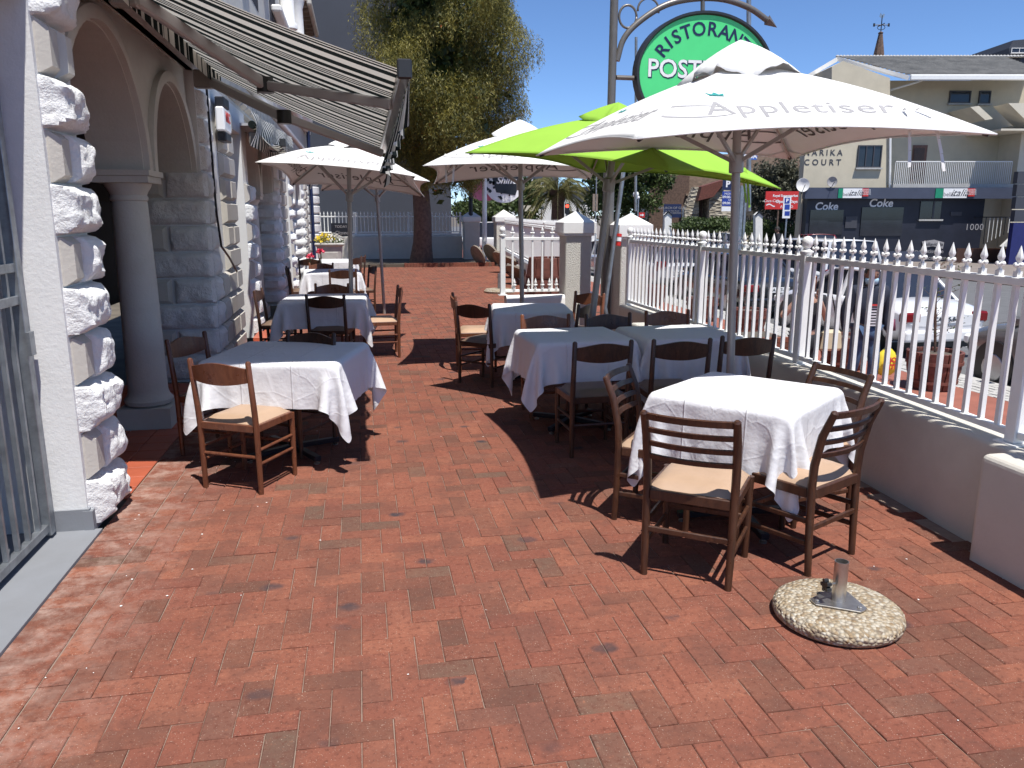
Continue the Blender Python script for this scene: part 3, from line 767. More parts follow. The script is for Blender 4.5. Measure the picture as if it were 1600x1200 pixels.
place('dark', (-1.25, 14.0), (-1.18, 13.58), T4c, 'dark panel back chair against the quoins at the third left table', G2)
place('dark', (.14, 14.05), (.25, 13.65), T4c, 'dark panel back chair on the open side of the third left table', G2)
place('red', (-.92, 14.85), (-.50, 14.82), T4c, 'reddish panel back chair beyond the third left table', G2)
T5c = (-.55, 17.2)
place('dark', (-1.22, 16.5), (-.82, 16.45), T5c, 'dark panel back chair, left one on the near side of the farthest left table', G2)
place('dark', (-.22, 16.45), (.0, 16.80), T5c, 'dark panel back chair, nearer one on the right of the farthest left table', G2)
place('dark', (.02, 17.2), (.1, 17.6), T5c, 'dark panel back chair, farther one on the right of the farthest left table', G2)
T3c = (1.75, 8.02)
place('panel', (1.00, 8.85), (.98, 8.42), T3c, 'panel back chair seen edge on at the left of the far middle table', G3)
place('dark', (.93, 7.88), (1.21, 7.60), T3c, 'dark panel back chair with brown seat left of the far middle table', G3)
place('red', (2.42, 8.72), (2.62, 8.42), T3c, 'reddish panel back chair beyond the far middle table beside the leaning pole', G3)
place('dark', (2.08, 7.42), (2.32, 7.72), T3c, 'dark panel back chair at the near right corner of the far middle table', G3)
TMc = (1.65, 6.0); TNc = (2.5, 6.0)
place('red', (1.36, 6.72), (1.79, 6.70), TMc, 'orange brown panel back chair on the far left of the long table', G3)
place('dark', (1.93, 6.67), (2.35, 6.70), (2.1, 6), 'nearly black panel back chair in the middle of the far side of the long table', G3)
place('red', (2.53, 6.80), (2.96, 6.82), TNc, 'reddish panel back chair on the far right of the long table, by the fence', G3)
place('dark', (1.42, 5.17), (1.84, 5.19), TMc, 'dark panel back chair, leftmost on the near side of the long table', G3)
place('dark', (1.99, 5.18), (2.42, 5.16), (2.2, 6), 'dark panel back chair, middle one on the near side of the long table', G3)
place('dark', (2.53, 5.24), (2.97, 5.26), TNc, 'dark panel back chair behind the umbrella pole, rightmost at the long table', G3)

# ------------------------------------------------------------------ tables and draped cloths
def table(label, loc, rz, w=.8, d=.8, group='cloth covered tables'):
    t = thing('pedestal_table', label, 'table', (*loc, 0), rz, group)
    obj('tabletop', MB().box(-w/2+.012, w/2-.012, -d/2+.02, d/2-.02, .708, .736), M['darkwood'], t)
    obj('column', MB().tube([(0,0,.06), (0,0,.714)], .035, 12), M['black'], t, smooth='auto')
    for k in range(4):
        a = k*math.pi/2+math.pi/4; c, s = math.cos(a), math.sin(a)
        f = obj('foot', MB().bar((.03*c, .03*s, .055), (.36*c, .36*s, .04), .05, .035), M['black'], t, bevel=.004)
        obj('glide', MB().lathe([(.02, 0), (.02, .008), (.008, .012), (.008, .022)], (.335*c, .335*s, .0), 12), M['steel'], f)
    return t
def drape(w, d, over, seed, n=56, steps=260, zt=.755):
    """cloth settled over a box top by position based dynamics"""
    g = np.random.default_rng(seed); W_, D_ = w+2*over, d+2*over
    nx = n; ny = max(10, int(n*D_/W_)); xs = np.linspace(-W_/2, W_/2, nx); ys = np.linspace(-D_/2, D_/2, ny)
    X, Y = np.meshgrid(xs, ys, indexing='ij'); sh = g.uniform(-.025, .025, 2)
    p = np.stack([X+sh[0], Y+sh[1], np.full_like(X, zt)], -1)
    dx, dy = xs[1]-xs[0], ys[1]-ys[0]
    hx, hy = w/2, d/2
    pin = (np.abs(p[..., 0]) < hx-.005) & (np.abs(p[..., 1]) < hy-.005)
    p[..., 2] -= .0; p[..., 2] += g.normal(0, .002, X.shape)*(~pin)
    v = np.zeros_like(p); wgt = (~pin).astype(float)[..., None]
    cons = []
    def addc(a, b, L, k):
        cons.append((a, b, L, k))
    s_ = np.s_
    for par in (0, 1):
        addc(s_[par:nx-1:2, :], s_[par+1:nx:2, :], dx, 1.0); addc(s_[:, par:ny-1:2], s_[:, par+1:ny:2], dy, 1.0)
        dg = math.hypot(dx, dy)
        addc(s_[par:nx-1:2, :-1], s_[par+1:nx:2, 1:], dg, .35); addc(s_[par:nx-1:2, 1:], s_[par+1:nx:2, :-1], dg, .35)
    for par in (0, 1, 2, 3):
        for q in (0,):
            a = p[par:nx-2:4].shape[0]
            addc(s_[par:nx-2:4, :], s_[par+2:nx:4, :], 2*dx, .45); addc(s_[:, par:ny-2:4], s_[:, par+2:ny:4], 2*dy, .45)
    dt = 1/60
    for it in range(steps):
        v[..., 2] -= 9.8*dt; v *= .965
        if it < 60: v += g.normal(0, .02, p.shape)*wgt
        q = p+v*dt*wgt
        for _ in range(7):
            for a, b, L, k in cons:
                A = q[a]; B = q[b]; m = min(A.shape[0], B.shape[0]); m2 = min(A.shape[1], B.shape[1]); A = A[:m, :m2]; B = B[:m, :m2]
                wa = wgt[a][:m, :m2]; wb = wgt[b][:m, :m2]; dl = B-A; ln = np.linalg.norm(dl, axis=-1, keepdims=True)+1e-9
                cor = dl*(ln-L)/ln*k/np.maximum(wa+wb, 1e-6)
                q[a][:m, :m2] += cor*wa; q[b][:m, :m2] -= cor*wb
            ax = np.abs(q[..., 0]); ay_ = np.abs(q[..., 1]); ins = (ax < hx+.006) & (ay_ < hy+.006) & (q[..., 2] < zt) & (~pin)
            px_ = hx+.006-ax; py_ = hy+.006-ay_; pz = zt-q[..., 2]
            mz = ins & (pz <= np.minimum(px_, py_)); mx = ins & ~mz & (px_ <= py_); my = ins & ~mz & ~mx
            q[..., 2][mz] = zt; q[..., 0][mx] = (np.sign(q[..., 0])*(hx+.006))[mx]; q[..., 1][my] = (np.sign(q[..., 1])*(hy+.006))[my]
        v = (q-p)/dt; p = q
    me = bpy.data.meshes.new('cloth')
    idx = np.arange(nx*ny).reshape(nx, ny)
    F = np.stack([idx[:-1, :-1], idx[1:, :-1], idx[1:, 1:], idx[:-1, 1:]], -1).reshape(-1, 4)
    me.from_pydata(p.reshape(-1, 3).tolist(), [], F.tolist()); me.shade_smooth(); me.update(); return me
CL = [drape(.80, .80, .30, 3), drape(.80, .80, .31, 8)]
CLb = drape(.95, .90, .30, 5)
def cloth(label, me, loc, rz, group='white tablecloths', z=0):
    o = link('tablecloth', me, M['cloth'], None, (*loc, z), rz)
    o.rotation_euler = (0, 0, rz); tag(o, label, 'tablecloth', group)
    if not o.modifiers:
        m = o.modifiers.new('subdivision', 'SUBSURF'); m.levels = 1; m.render_levels = 1
    return o
for (c, rz, k, w, lt, lc) in (
  ((2.065, 3.92), R(-50), 0, .8, 'nearest pedestal table, under a fully sunlit white cloth', 'fully sunlit white tablecloth on the nearest table, beside the pebble umbrella base'),
  ((-.53, 5.70), R(-14), 1, .95, 'near left pedestal table under a half shaded cloth', 'white tablecloth half in the awning shade on the near left table'),
  ((1.66, 6.10), R(2), 1, .8, 'left half of the long table, on a blue black pedestal', 'shaded white tablecloth with a drooping corner on the left half of the long table'),
  ((2.54, 6.08), R(91), 0, .8, 'right half of the long table, next to the fence', 'white tablecloth on the right half of the long table behind the umbrella pole'),
  ((1.72, 8.02), R(-8), 0, .8, 'far middle table beyond the long table', 'white tablecloth on the far middle table, sunlit at its back left corner'),
  ((-.43, 9.45), R(-3), 1, .95, 'second table of the left row', 'bluish shaded tablecloth on the second table of the left row'),
  ((-.50, 14.05), R(4), 0, .95, 'third table of the left row', 'shaded tablecloth on the third table of the left row'),
  ((-.60, 17.3), R(-3), 1, .95, 'farthest table of the left row', 'tablecloth on the farthest table of the left row, near the flower urn')):
    table(lt, c, rz, w, min(w, .9)); cloth(lc, CLb if w > .8 else CL[k], c, rz)

# ------------------------------------------------------------------ umbrellas
_pw = {}
def printed_word(text, sc):
    if text not in _pw:
        me = text_mesh(text, .262, shear=.12, extrude=0, spacing=1.08); bm = bmesh.new(); bm.from_mesh(me)
        for ax in (0, 1):
            for k in range(-24, 25):
                c_ = [0, 0, 0]; n_ = [0, 0, 0]; c_[ax] = k*.04; n_[ax] = 1
                if ax == 1 and abs(k) > 6: continue
                bmesh.ops.bisect_plane(bm, geom=bm.verts[:]+bm.edges[:]+bm.faces[:], plane_co=c_, plane_no=n_)
        bm.to_mesh(me); bm.free(); _pw[text] = me
    me = _pw[text].copy(); me.transform(Matrix.Scale(sc, 4)); return me
def umbrella(name, label, corners, apex, foot, mat, text=None, ink=None, cat='umbrella', group=None, vent=.30, pr=.024, ties=None, ventz=.10, flip=None, hubz=None, foot_z=0):
    t = thing(name, label, cat, tuple(foot), 0, group)
    C = [Vector(c) for c in corners]; A = Vector(apex); n = 4
    def ridge(k, s): 
        p = A.lerp(C[k % 4], s); p.z += .045*math.sin(math.pi*s); return p
    def surf(k, s, u, off=0):
        se = s*(1-.085*4*u*(1-u)*s*s)
        p = ridge(k, se).lerp(ridge(k+1, se), u); p.z -= .018*4*u*(1-u)*math.sin(math.pi*s)
        if off:
            nr = (C[k % 4]-A).cross(C[(k+1) % 4]-A).normalized(); nr = nr if nr.z > 0 else -nr; p += nr*off
        return p
    mb = MB(); ns, nu = 22, 27
    for k in range(4): mb.grid(lambda i, j: surf(k, .16+.84*j/(ns-1), i/(nu-1)), nu, ns)
    o = wobj('canopy', mb, mat, t, smooth='auto', fix=False)
    m = o.modifiers.new('solid', 'SOLIDIFY'); m.thickness = .002; m.offset = 0
    # hem and corner pockets
    hm = MB()
    for k in range(4):
        pts = [surf(k, 1, i/20)+Vector((0, 0, -.004)) for i in range(21)]; hm.tube(pts, .0045, 5)
    wobj('hem', hm, mat, t, smooth=True)
    for k in range(4):
        pk = MB()
        c0 = C[k]; a = surf(k, .985, .035, -.006); b = surf(k+3, .985, .965, -.006); e = ridge(k, .90)-Vector((0,0,.012))
        pk.add([c0-Vector((0,0,.006)), surf(k, .99, .09, -.008), e, surf(k+3, .99, .91, -.008)], [(0,1,2,3)])
        wobj('corner_pocket', pk, mat, t)
    # vent cap with ruffled skirt
    vm = MB(); av = A+Vector((0, 0, ventz)); sd = random.random()*9
    nr = 64
    def V(i, j):
        a = i/nr*4; k = int(a) % 4; u = a-int(a); s = vent*j/6
        p = A.lerp(C[k], s).lerp(A.lerp(C[(k+1) % 4], s), u); z = p.z+ventz*(1-(j/6)**2.2*.62)
        sq = .55+.45*math.cos((u-.5)*math.pi)       # rounder than square
        ru = (j/6)**2
        z += .022*ru*math.sin(a*math.pi*3+sd)*1.0+.012*ru*math.sin(a*math.pi*7+sd*3)
        r = 1+.06*ru*math.sin(a*math.pi*4+sd)
        return (A.x+(p.x-A.x)*r, A.y+(p.y-A.y)*r, z+.02*math.sin(a*math.pi*2)*ru)
    vm.grid(V, nr, 7, closed=True)
    o = wobj('vent_cap', vm, mat, t, smooth=True, fix=False); m = o.modifiers.new('solid', 'SOLIDIFY'); m.thickness = .002
    f = Vector(foot); top = A+Vector((0, 0, .03))
    wobj('pole', MB().tube([f+Vector((0,0,foot_z)), top], pr, 16), M['pole'], t, smooth='auto')
    ax = (top-f).normalized(); hz = f+ax*((top-f).length-.62); 
    wobj('hub', MB().tube([hz-ax*.06, hz-ax*.055, hz+ax*.05, hz+ax*.06], [pr*1.2, pr*1.75, pr*1.75, pr*1.3], 14), M['pole'], t, smooth='auto')
    hb = top-ax*.10
    wobj('top_hub', MB().tube([hb-ax*.05, hb+ax*.05], pr*1.7, 14), M['pole'], t, smooth='auto')
    for k in range(4):
        a = hb+(C[k]-A).normalized()*.03; e = ridge(k, .975)-Vector((0, 0, .02)); mid = ridge(k, .5)-Vector((0, 0, .022))
        r_ = wobj('rib', MB().tube([a, mid, e], .0095, 6), M['pole'], t)
        wobj('strut', MB().bar(hz, mid, .014, .022), M['pole'], r_) if False else wobj('strut', MB().bar(hz, mid, .016, .024), M['pole'], t)
        wobj('rib_tip', MB().tube([e-(C[k]-A).normalized()*.03, e], .013, 8), M['blackpl'], t)
    if text:
        for k in range(4):
            q = Vector(surf(k, .99, 0)); w_ = (C[(k+1) % 4]-C[k]).length
            mid = (C[k]+C[(k+1) % 4])/2; L = (mid-A).length
            txt = printed_word(text, w_/2.1)
            crown = MB(); cs = .045*w_/2.1; cx, cz = -.44*w_/2.1, .20*w_/2.1
            crown.add([(cx-cs, cz, 0), (cx+cs, cz, 0), (cx+cs*1.3, cz+cs*.8, 0), (cx+cs*.5, cz+cs*.35, 0), (cx, cz+cs*1.05, 0), (cx-cs*.5, cz+cs*.35, 0), (cx-cs*1.3, cz+cs*.8, 0)], [(0, 1, 2, 3, 4, 5, 6)])
            crown.box(cx-cs, cx+cs, cz-.012, cz-.006, 0, .0)
            sw = MB(); sp = []
            for i in range(34):      # the long loop that leads into the first letter
                a = i/33; an = math.pi*(.15+1.75*a)
                sp.append((-.66+.24*math.cos(an)*(1.0) , -.055+.062*math.sin(an)*1.0+.05*(1-a), 0))
            sc = w_/2.1
            for i in range(33):
                p0, p1 = Vector(sp[i])*sc, Vector(sp[i+1])*sc; d = (p1-p0); nn = Vector((-d.y, d.x, 0)).normalized()*.007*sc*(.5+math.sin(math.pi*i/33))
                sw.add([p0-nn, p1-nn, p1+nn, p0+nn], [(0,1,2,3)])
            wd = (C[(k+1) % 4]-C[k]).normalized()
            # which way the word reads: as seen from outside and above
            outw = (mid-A); outw.z = 0; leftright = 1 if Vector((0,0,1)).cross(outw).dot(wd) > 0 else -1
            for me_, mt in ((txt, ink), (mesh('crown', crown, fix=False), M['teal']), (mesh('loop', sw, fix=False), ink)):
                bm = bmesh.new(); bm.from_mesh(me_)
                bmesh.ops.triangulate(bm, faces=bm.faces); 
                bm2 = []
                for off in (.0028, -.0045):
                    b = bm.copy()
                    for vtx in b.verts:
                        x, y = vtx.co.x, vtx.co.y; s = 1-(.235+ (y)/L); u = .5+leftright*x/(w_*s)
                        vtx.co = surf(k, s, min(.99, max(.01, u)), off)-t.location
                    mm = bpy.data.meshes.new('print'); b.to_mesh(mm); b.free(); bm2.append(mm)
                bm.free()
                for q_, mm in enumerate(bm2):
                    link('lettering' if me_ is txt else ('crown_emblem' if mt is M['teal'] else 'lettering_loop'), mm, (mt if q_ == 0 or mt is M['teal'] else M['inkdark']), t)
    for tie in (ties or []):
        k, s, u, ln, dxy = tie
        a = surf(k, s, u, .006); pts = [a+Vector((dxy[0]*q, dxy[1]*q, .04*math.sin(q*math.pi)-ln*q*q)) for q in [i/8 for i in range(9)]]
        rb = MB()
        for i in range(8):
            rb.add([pts[i]-Vector((.009,0,0)), pts[i]+Vector((.009,0,0)), pts[i+1]+Vector((.009,0,.004)), pts[i+1]-Vector((.009,0,0))], [(0,1,2,3)])
        o = wobj('tie_strap', rb, mat, t); m = o.modifiers.new('solid', 'SOLIDIFY'); m.thickness = .002
    return t
G = 'white canvas umbrellas with printed panels'
TX = 'Appletiser'
umbrella('market_umbrella', 'white canvas umbrella nearest the camera, right of centre, over the nearest tables', [(1.29,3.68,2.05), (1.28,5.80,2.12), (3.30,5.80,2.12), (3.25,3.70,2.108)], (2.30,4.73,2.60), (2.385,4.73,0), M['canvas'], TX, M['inkpale'], group=G, pr=.026, ties=[(3, .8, .12, .3, (-.02,-.12)), (3, .8, .08, .32, (.10,-.14))], vent=.27, ventz=.13)
umbrella('market_umbrella', 'white canvas umbrella over the left row of tables, beyond the striped awning', [(-1.05,8.95,2.24), (-.83,10.75,2.08), (.86,10.75,1.93), (.625,8.95,2.11)], (-.09,9.85,2.50), (-.15,10.06,0), M['canvas'], TX, M['inkpale'], group=G, pr=.026, vent=.22, ventz=.09)
umbrella('market_umbrella', 'white canvas umbrella half hidden behind the left one, in front of the tree trunk', [(-.7,13.0,2.27), (-.65,14.8,2.12), (1.12,14.8,2.07), (1.13,13.0,2.22)], (.30,13.8,2.55), (.37,13.9,0), M['canvas'], TX, M['inkpale'], group=G, pr=.026, vent=.22)
umbrella('market_umbrella', 'white canvas umbrella in the middle distance, left of the green one', [(.65,8.2,2.18), (.94,10.15,2.08), (2.95,10.1,2.15), (2.70,8.1,2.15)], (1.83,9.15,2.62), (1.88,9.2,0), M['canvas'], TX, M['inkpale'], group=G, pr=.027, vent=.30, ventz=.13, ties=[(0, .8, .05, .28, (.0,-.08)), (3, .8, .93, .28, (-.05,-.08))])
umbrella('green_umbrella', 'lime green canvas umbrella on a leaning pole behind the near white umbrella', [(.92,7.0,2.22), (2.40,8.2,2.13), (3.62,6.5,1.92), (2.10,5.3,2.00)], (2.22,6.80,2.54), (1.99,6.95,0), M['greencanvas'], group=None, pr=.030, vent=.25, ventz=.10, ties=[(2, .8, .15, .3, (.12,-.02)), (2, .82, .1, .32, (.05,-.08))])

# umbrella base in the foreground
ub = thing('umbrella_base', 'round pebble concrete umbrella base with empty steel tube, standing alone in the foreground', 'umbrella stand', (1.955, 2.79, 0))
obj('concrete_disc', MB().lathe([(.245, 0), (.262, .012), (.268, .03), (.262, .052), (.245, .064), (.2, .072), (.0, .078)], n=56), M['agg'], ub, smooth=True)
pl = MB(); tri = []
for k in range(3):
    a0 = k*2*math.pi/3+R(-63)
    for da in (-.22, 0, .22): tri.append((.118*math.cos(a0+da), .118*math.sin(a0+da)))
pl.prism(tri, 2, .079, .085); obj('base_plate', pl, M['steel'], ub, bevel=.001)
tb = MB(); n = 28
for (r0, r1, z0, z1) in ((.029, .029, .085, .262), (.026, .026, .262, .10)): pass
def ring(j, k):
    r, z = [(.029, .085), (.029, .262), (.026, .262), (.026, .09)][j]; a = 2*math.pi*k/n
    return (r*math.cos(a), r*math.sin(a), z)
tb.grid(lambda i, j: ring(j, i), n, 4, closed=True); obj('tube', tb, M['steel'], ub, smooth='auto')
for k in range(3):
    a0 = k*2*math.pi/3+R(-63); b_ = obj('bolt', MB().lathe([(.011, .085), (.011, .091), (.006, .094)], (.096*math.cos(a0), .096*math.sin(a0), 0), 6), M['steel'], ub)
kn = MB().tube([(-.029, -.004, .165), (-.062, -.012, .165)], .005, 8); obj('screw', kn, M['steel'], ub)
kb = MB(); kb.tube([(-.062, -.012, .165), (-.085, -.017, .165)], .014, 12)
for k in range(5):
    a = k*2*math.pi/5; c = Vector((-.074, -.015, .165))+Vector((.2*math.cos(a)*.1, -.98*math.cos(a)*.02, math.sin(a)*.02)); c = Vector((-.074, -.015+.02*math.cos(a), .165+.02*math.sin(a)))
    kb.tube([c+Vector((.010, 0, 0)), c-Vector((.010, 0, 0))], .0095, 8)
obj('knob', kb, M['blackpl'], ub, smooth='auto')

# ------------------------------------------------------------------ boundary walls, fences, piers
def wall_run(name, label, pts, z0, z1, th, mat, cap=None, side=1):
    t = thing(name, label, 'wall', (pts[0][0], pts[0][1], 0))
    mb = MB(); P3 = [Vector((x, y, 0)) for x, y in pts]; n = len(P3)
    nr = []
    for i in range(n):
        d = (P3[min(i+1, n-1)]-P3[max(i-1, 0)]).normalized(); nr.append(Vector((d.y, -d.x, 0))*side)
    prof = [(0, z0), (0, z1-.06), (0, z1-.028), (.003, z1-.015), (.010, z1-.006), (.022, z1), (.03, z1+.0005), (th-.04, z1+.004), (th-.01, z1-.02), (th, z1-.05), (th, z0)]
    def G_(i, j): a, z = prof[i]; p = P3[j]+nr[j]*a; return (p.x, p.y, z)
    mb.grid(G_, len(prof), n); mb.add([G_(i, 0) for i in range(len(prof))], [tuple(range(len(prof)))]); mb.add([G_(i, n-1) for i in range(len(prof))], [tuple(range(len(prof)))[::-1]])
    wobj('wall_body', mb, mat, t, smooth='auto'); return t
fl = [(3.06,.0),(3.075,1.5),(3.10,3.0),(3.16,4.3),(3.20,5.5),(3.21,6.5),(3.21,7.4),(3.215,8.5),(3.22,9.62)]
wall_run('low_wall', 'low ivory plastered wall carrying the white fence on the street side of the terrace', fl, -.9, .57, .26, M['wall'])
pb = thing('wall_buttress', 'thick ivory plastered block against the low wall at the right edge', 'wall', (2.97, 2.6, 0))
bm_ = MB().box(2.955, 3.30, .2, 3.22, -.1, .555); wobj('wall_body', bm_, M['wall'], pb, bevel=.035, seg=4)
pb2 = thing('wall_buttress', 'small ivory plastered block against the wall beyond the long table', 'wall', (3.0, 7.9, 0))
wobj('wall_body', MB().box(2.88, 3.24, 7.75, 8.2, -.1, .54), M['rcast'], pb2, bevel=.025, seg=3)
# ragged bits at the bottom of the building piers
def finial_mesh():
    mb = MB(); mb.box(-.0145, .0145, -.0145, .0145, 0, .028)
    mb.lathe([(.012, .028), (.009, .04), (.014, .052), (.019, .058), (.014, .066), (.009, .07), (.018, .088), (.0195, .096), (.012, .120), (.001, .155)], n=6)
    for s in (-1, 1):
        mb.lathe([(.002, .048), (.011, .054), (.013, .062), (.008, .07), (.001, .073)], (0, s*.021, 0), 5)
        mb.lathe([(.002, .048), (.009, .054), (.010, .062), (.006, .07), (.001, .073)], (s*.019, 0, 0), 5)
    return mesh('finial', mb, 'auto')
FIN = finial_mesh()
BAL = mesh('baluster', MB().box(-.0125, .0125, -.0125, .0125, 0, .725))
def fence_run(label, A, B, zb, zt, posts=(0, 1), step=.12, cat='fence', foot=None, ball=True, lowfin=False, fins=True, asstuff=False, scale=1.0, name='spear_fence'):
    A = Vector((*A, 0)); B = Vector((*B, 0)); d = B-A; L = d.length; d.normalize(); rz = math.atan2(d.y, d.x)-math.pi/2
    t = thing(name, label, cat, (A.x, A.y, zb))
    wobj('top_rail', MB().bar(A+d*.035+Vector((0,0,zt)), B-d*.035+Vector((0,0,zt)), .045, .04), M['fence'], t, bevel=.004)
    wobj('bottom_rail', MB().bar(A+d*.035+Vector((0,0,zb)), B-d*.035+Vector((0,0,zb)), .045, .035), M['fence'], t, bevel=.004)
    n = int(round((L-.1)/step)); jb = MB()
    for k in range(1, n):
        p = A+d*(L*k/n)
        if asstuff:
            jb.box(p.x-.014*scale, p.x+.014*scale, p.y-.014*scale, p.y+.014*scale, zb, zt)
            if fins: jb.lathe([(.012, zt), (.03*scale, zt+.06), (.008, zt+.075), (.025*scale, zt+.1), (.001, zt+.19)], (p.x, p.y, 0), 5)
            if lowfin: jb.lathe([(.012, 0), (.03, .05), (.008, .07), (.025, .1), (.001, .16)], (p.x, p.y, zb+.01), 5)
            continue
        o = bpy.data.objects.new('baluster', BAL); COL.objects.link(o); o.parent = t; o.location = (p-Vector((A.x, A.y, 0)))+Vector((0, 0, .0175)); o.rotation_euler = (0, 0, rz)
        o.scale.z = (zt-zb-.0375)/.725
        if fins:
            f = bpy.data.objects.new('finial', FIN); COL.objects.link(f); f.parent = o; f.location = (0, 0, (zt-zb+.0025)/o.scale.z); f.scale.z = 1/o.scale.z
    if asstuff: o = wobj('balusters', jb, M['fence'], t); tag(o, kind='stuff')
    for q in posts:
        p = A+(B-A)*q; b = foot if foot is not None else zb-.05
        o = wobj('post', MB().box(p.x-.034*scale, p.x+.034*scale, p.y-.034*scale, p.y+.034*scale, b, zt+.03), M['fence'], t, bevel=.004)
        wobj('foot_plate', MB().box(p.x-.06, p.x+.06, p.y-.07, p.y+.07, b-.008, b), M['fence'], t)
        if ball: wobj('post_cap', MB().lathe([(.045, zt+.03), (.05, zt+.04), (.05, zt+.055), (.03, zt+.062), (.02, zt+.075), (.028, zt+.085), (.038, zt+.1), (.042, zt+.122), (.038, zt+.145), (.025, zt+.16), (.002, zt+.166)], (p.x, p.y, 0), 14), M['fence'], t, smooth='auto')
    return t
for m_ in (FIN, BAL): m_.materials.append(M['fence'])
PX = [(3.17, 1.1), (3.20, 3.28), (3.30, 5.48), (3.32, 7.4), (3.33, 9.58)]
lb = ['white spear topped fence panel nearest the camera, cut by the right edge', 'white spear topped fence panel beside the nearest table and the passing man', 'white spear topped fence panel beside the long table behind the umbrella pole', 'white spear topped fence panel farthest along the low wall, next to the red taped pole']
for i in range(4):
    fence_run(lb[i], PX[i], PX[i+1], .622, 1.375, posts=(1,) if i else (0, 1), foot=.578)
def pier(label, x, y, w, h, rough=True, z0=-.8, capo=.05, cat='gate pier'):
    t = thing('gate_pier', label, cat, (x, y, 0)); a = w/2
    wobj('shaft', MB().box(x-a, x+a, y-a, y+a, z0, h-.16), M['rcast' if rough else 'wall'], t, bevel=.01)
    b = a+capo; mb = MB(); mb.box(x-b, x+b, y-b, y+b, h-.159, h-.01)
    mb.box(x-b+.02, x+b-.02, y-b+.02, y+b-.02, h-.19, h-.16)
    wobj('cap_block', mb, M['capwhite'], t, bevel=.006)
    b -= .0; ph = .16*w/.38
    mb = MB().add([(x-b,y-b,h-.009),(x+b,y-b,h-.009),(x+b,y+b,h-.009),(x-b,y+b,h-.009),(x,y,h-.009+ph)], [(0,1,2,3),(0,1,4),(1,2,4),(2,3,4),(3,0,4)])
    wobj('pyramid_cap', mb, M['capwhite'], t); return t
pier('ivory gate pier with white pyramid cap just right of the leaning poles', 3.48, 10.02, .36, 1.575)
pier('ivory gate pier with pyramid cap ending the short fence, left of the poles', 2.98, 10.9, .37, 1.60)
wall_run('low_wall', 'short white low wall under the short fence that faces the camera', [(1.95, 10.85), (2.78, 10.85)], -.05, .60, .2, M['capwhite'], side=1)
fence_run('short white fence with spears at top and bottom, beyond the far middle table', (1.92, 10.8), (2.76, 10.8), .66, 1.37, posts=(0,), step=.115, foot=.61, asstuff=False)
lf = MB()
for k in range(1, 7):
    pass
# spears along the bottom rail of that fence
fs = [o for o in bpy.data.objects if o.name.startswith('spear_fence')][-1]
for k in range(1, 8):
    o = bpy.data.objects.new('low_finial', FIN); COL.objects.link(o); o.parent = fs; o.location = (.06+k*.1, -.03, .02)
# long side wall towards the rear and its fence
wall_run('low_wall', 'long low white wall running back from the short fence to the rear piers', [(3.2, 11.3), (3.55, 15), (4.05, 20), (4.75, 26.6)], -.9, .55, .22, M['capwhite'])
fence_run('long white fence on the side wall behind the wooden discs', (3.32, 11.4), (4.82, 26.5), .62, 1.40, posts=(0, .33, .66, 1), step=.12, asstuff=True)
pier('rear ivory pier with pyramid cap to the right of the white sign pole', 4.86, 27.1, .60, 1.62)
pier('rear ivory pier with pyramid cap beside the black lamp post', 4.02, 29.2, .56, 1.62, False)
wall_run('low_wall', 'low rear wall with light coping behind the tree', [(-4, 29.9), (3.75, 29.9)], -.9, .92, .25, M['wall'])
cp = thing('wall_coping', 'projecting light coping along the rear wall', 'coping', (0, 29.8, .92)); wobj('coping_slab', MB().box(-4, 3.74, 29.80, 30.2, .925, 1.0), M['capwhite'], cp, bevel=.015)
fence_run('grey white spear fence along the rear wall in front of the dark building', (-4, 30.0), (3.72, 30.0), 1.06, 1.62, posts=(.25, .5, .75, 1), step=.13, asstuff=True)
fence_run('white fence on the far side of the street entrance', (5.6, 24), (9.0, 30), .7, 1.35, posts=(0, .5, 1), step=.13, asstuff=True)
# raised brick planter edge under the tree
bd = thing('tree_bed', 'low brick edged bed round the foot of the big tree', 'planter', (2.0, 27.6, 0))
wobj('bed_soil', MB().box(-.6, 4.4, 26.4, 29.8, -.02, .10), M['soil'], bd)
for k in range(30): wobj('edging_brick', MB().box(1.4+k*.1, 1.4+k*.1+.094, 26.25, 26.39, -.02, .13), M['brick'], bd)
# slate grey building behind
bw = thing('grey_building', 'tall slate grey windowless building behind the tree', 'building', (0, 35, 0))
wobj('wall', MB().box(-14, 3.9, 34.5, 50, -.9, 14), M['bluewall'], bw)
wobj('wall_panel', MB().box(-14, 3.85, 34.47, 34.498, 6.2, 6.26), M['dark'], bw)

# ------------------------------------------------------------------ poles, restaurant sign
sp = thing('sign_pole', 'tall brown grey steel pole carrying the oval green restaurant sign', 'pole', (3.19, 10.25, 0))
SY = 10.25; s0 = aty(959, 60, SY).x
wobj('pole_shaft', MB().tube([(s0-.02, SY, 0), (s0-.015, SY, 2.7)], .075, 16), M['poledark'], sp, smooth='auto')
wobj('pole_shaft', MB().tube([(s0-.012, SY, 2.701), (s0, SY, 5.6)], .052, 16), M['poledark'], sp, smooth='auto')
def curve3(P, n=30):     # catmull-rom through pixel points at sign depth
    Q = [aty(px, py, SY) for px, py in P]; Q = [2*Q[0]-Q[1]]+Q+[2*Q[-1]-Q[-2]]; out = []
    for i in range(1, len(Q)-2):
        for k in range(n//(len(Q)-3)):
            t_ = k/(n//(len(Q)-3)); a, b, c, d = Q[i-1:i+3]
            out.append(.5*((2*b)+(c-a)*t_+(2*a-5*b+4*c-d)*t_*t_+(3*b-a-3*c+d)*t_**3))
    out.append(Q[-2]); return out
ac = curve3([(964, 95), (975, 60), (1000, 33), (1040, 8), (1085, -2), (1130, -1), (1170, 12), (1198, 31)], 42)
wobj('curved_bracket', MB().tube(ac, .038, 12), M['poledark'], sp, smooth='auto')
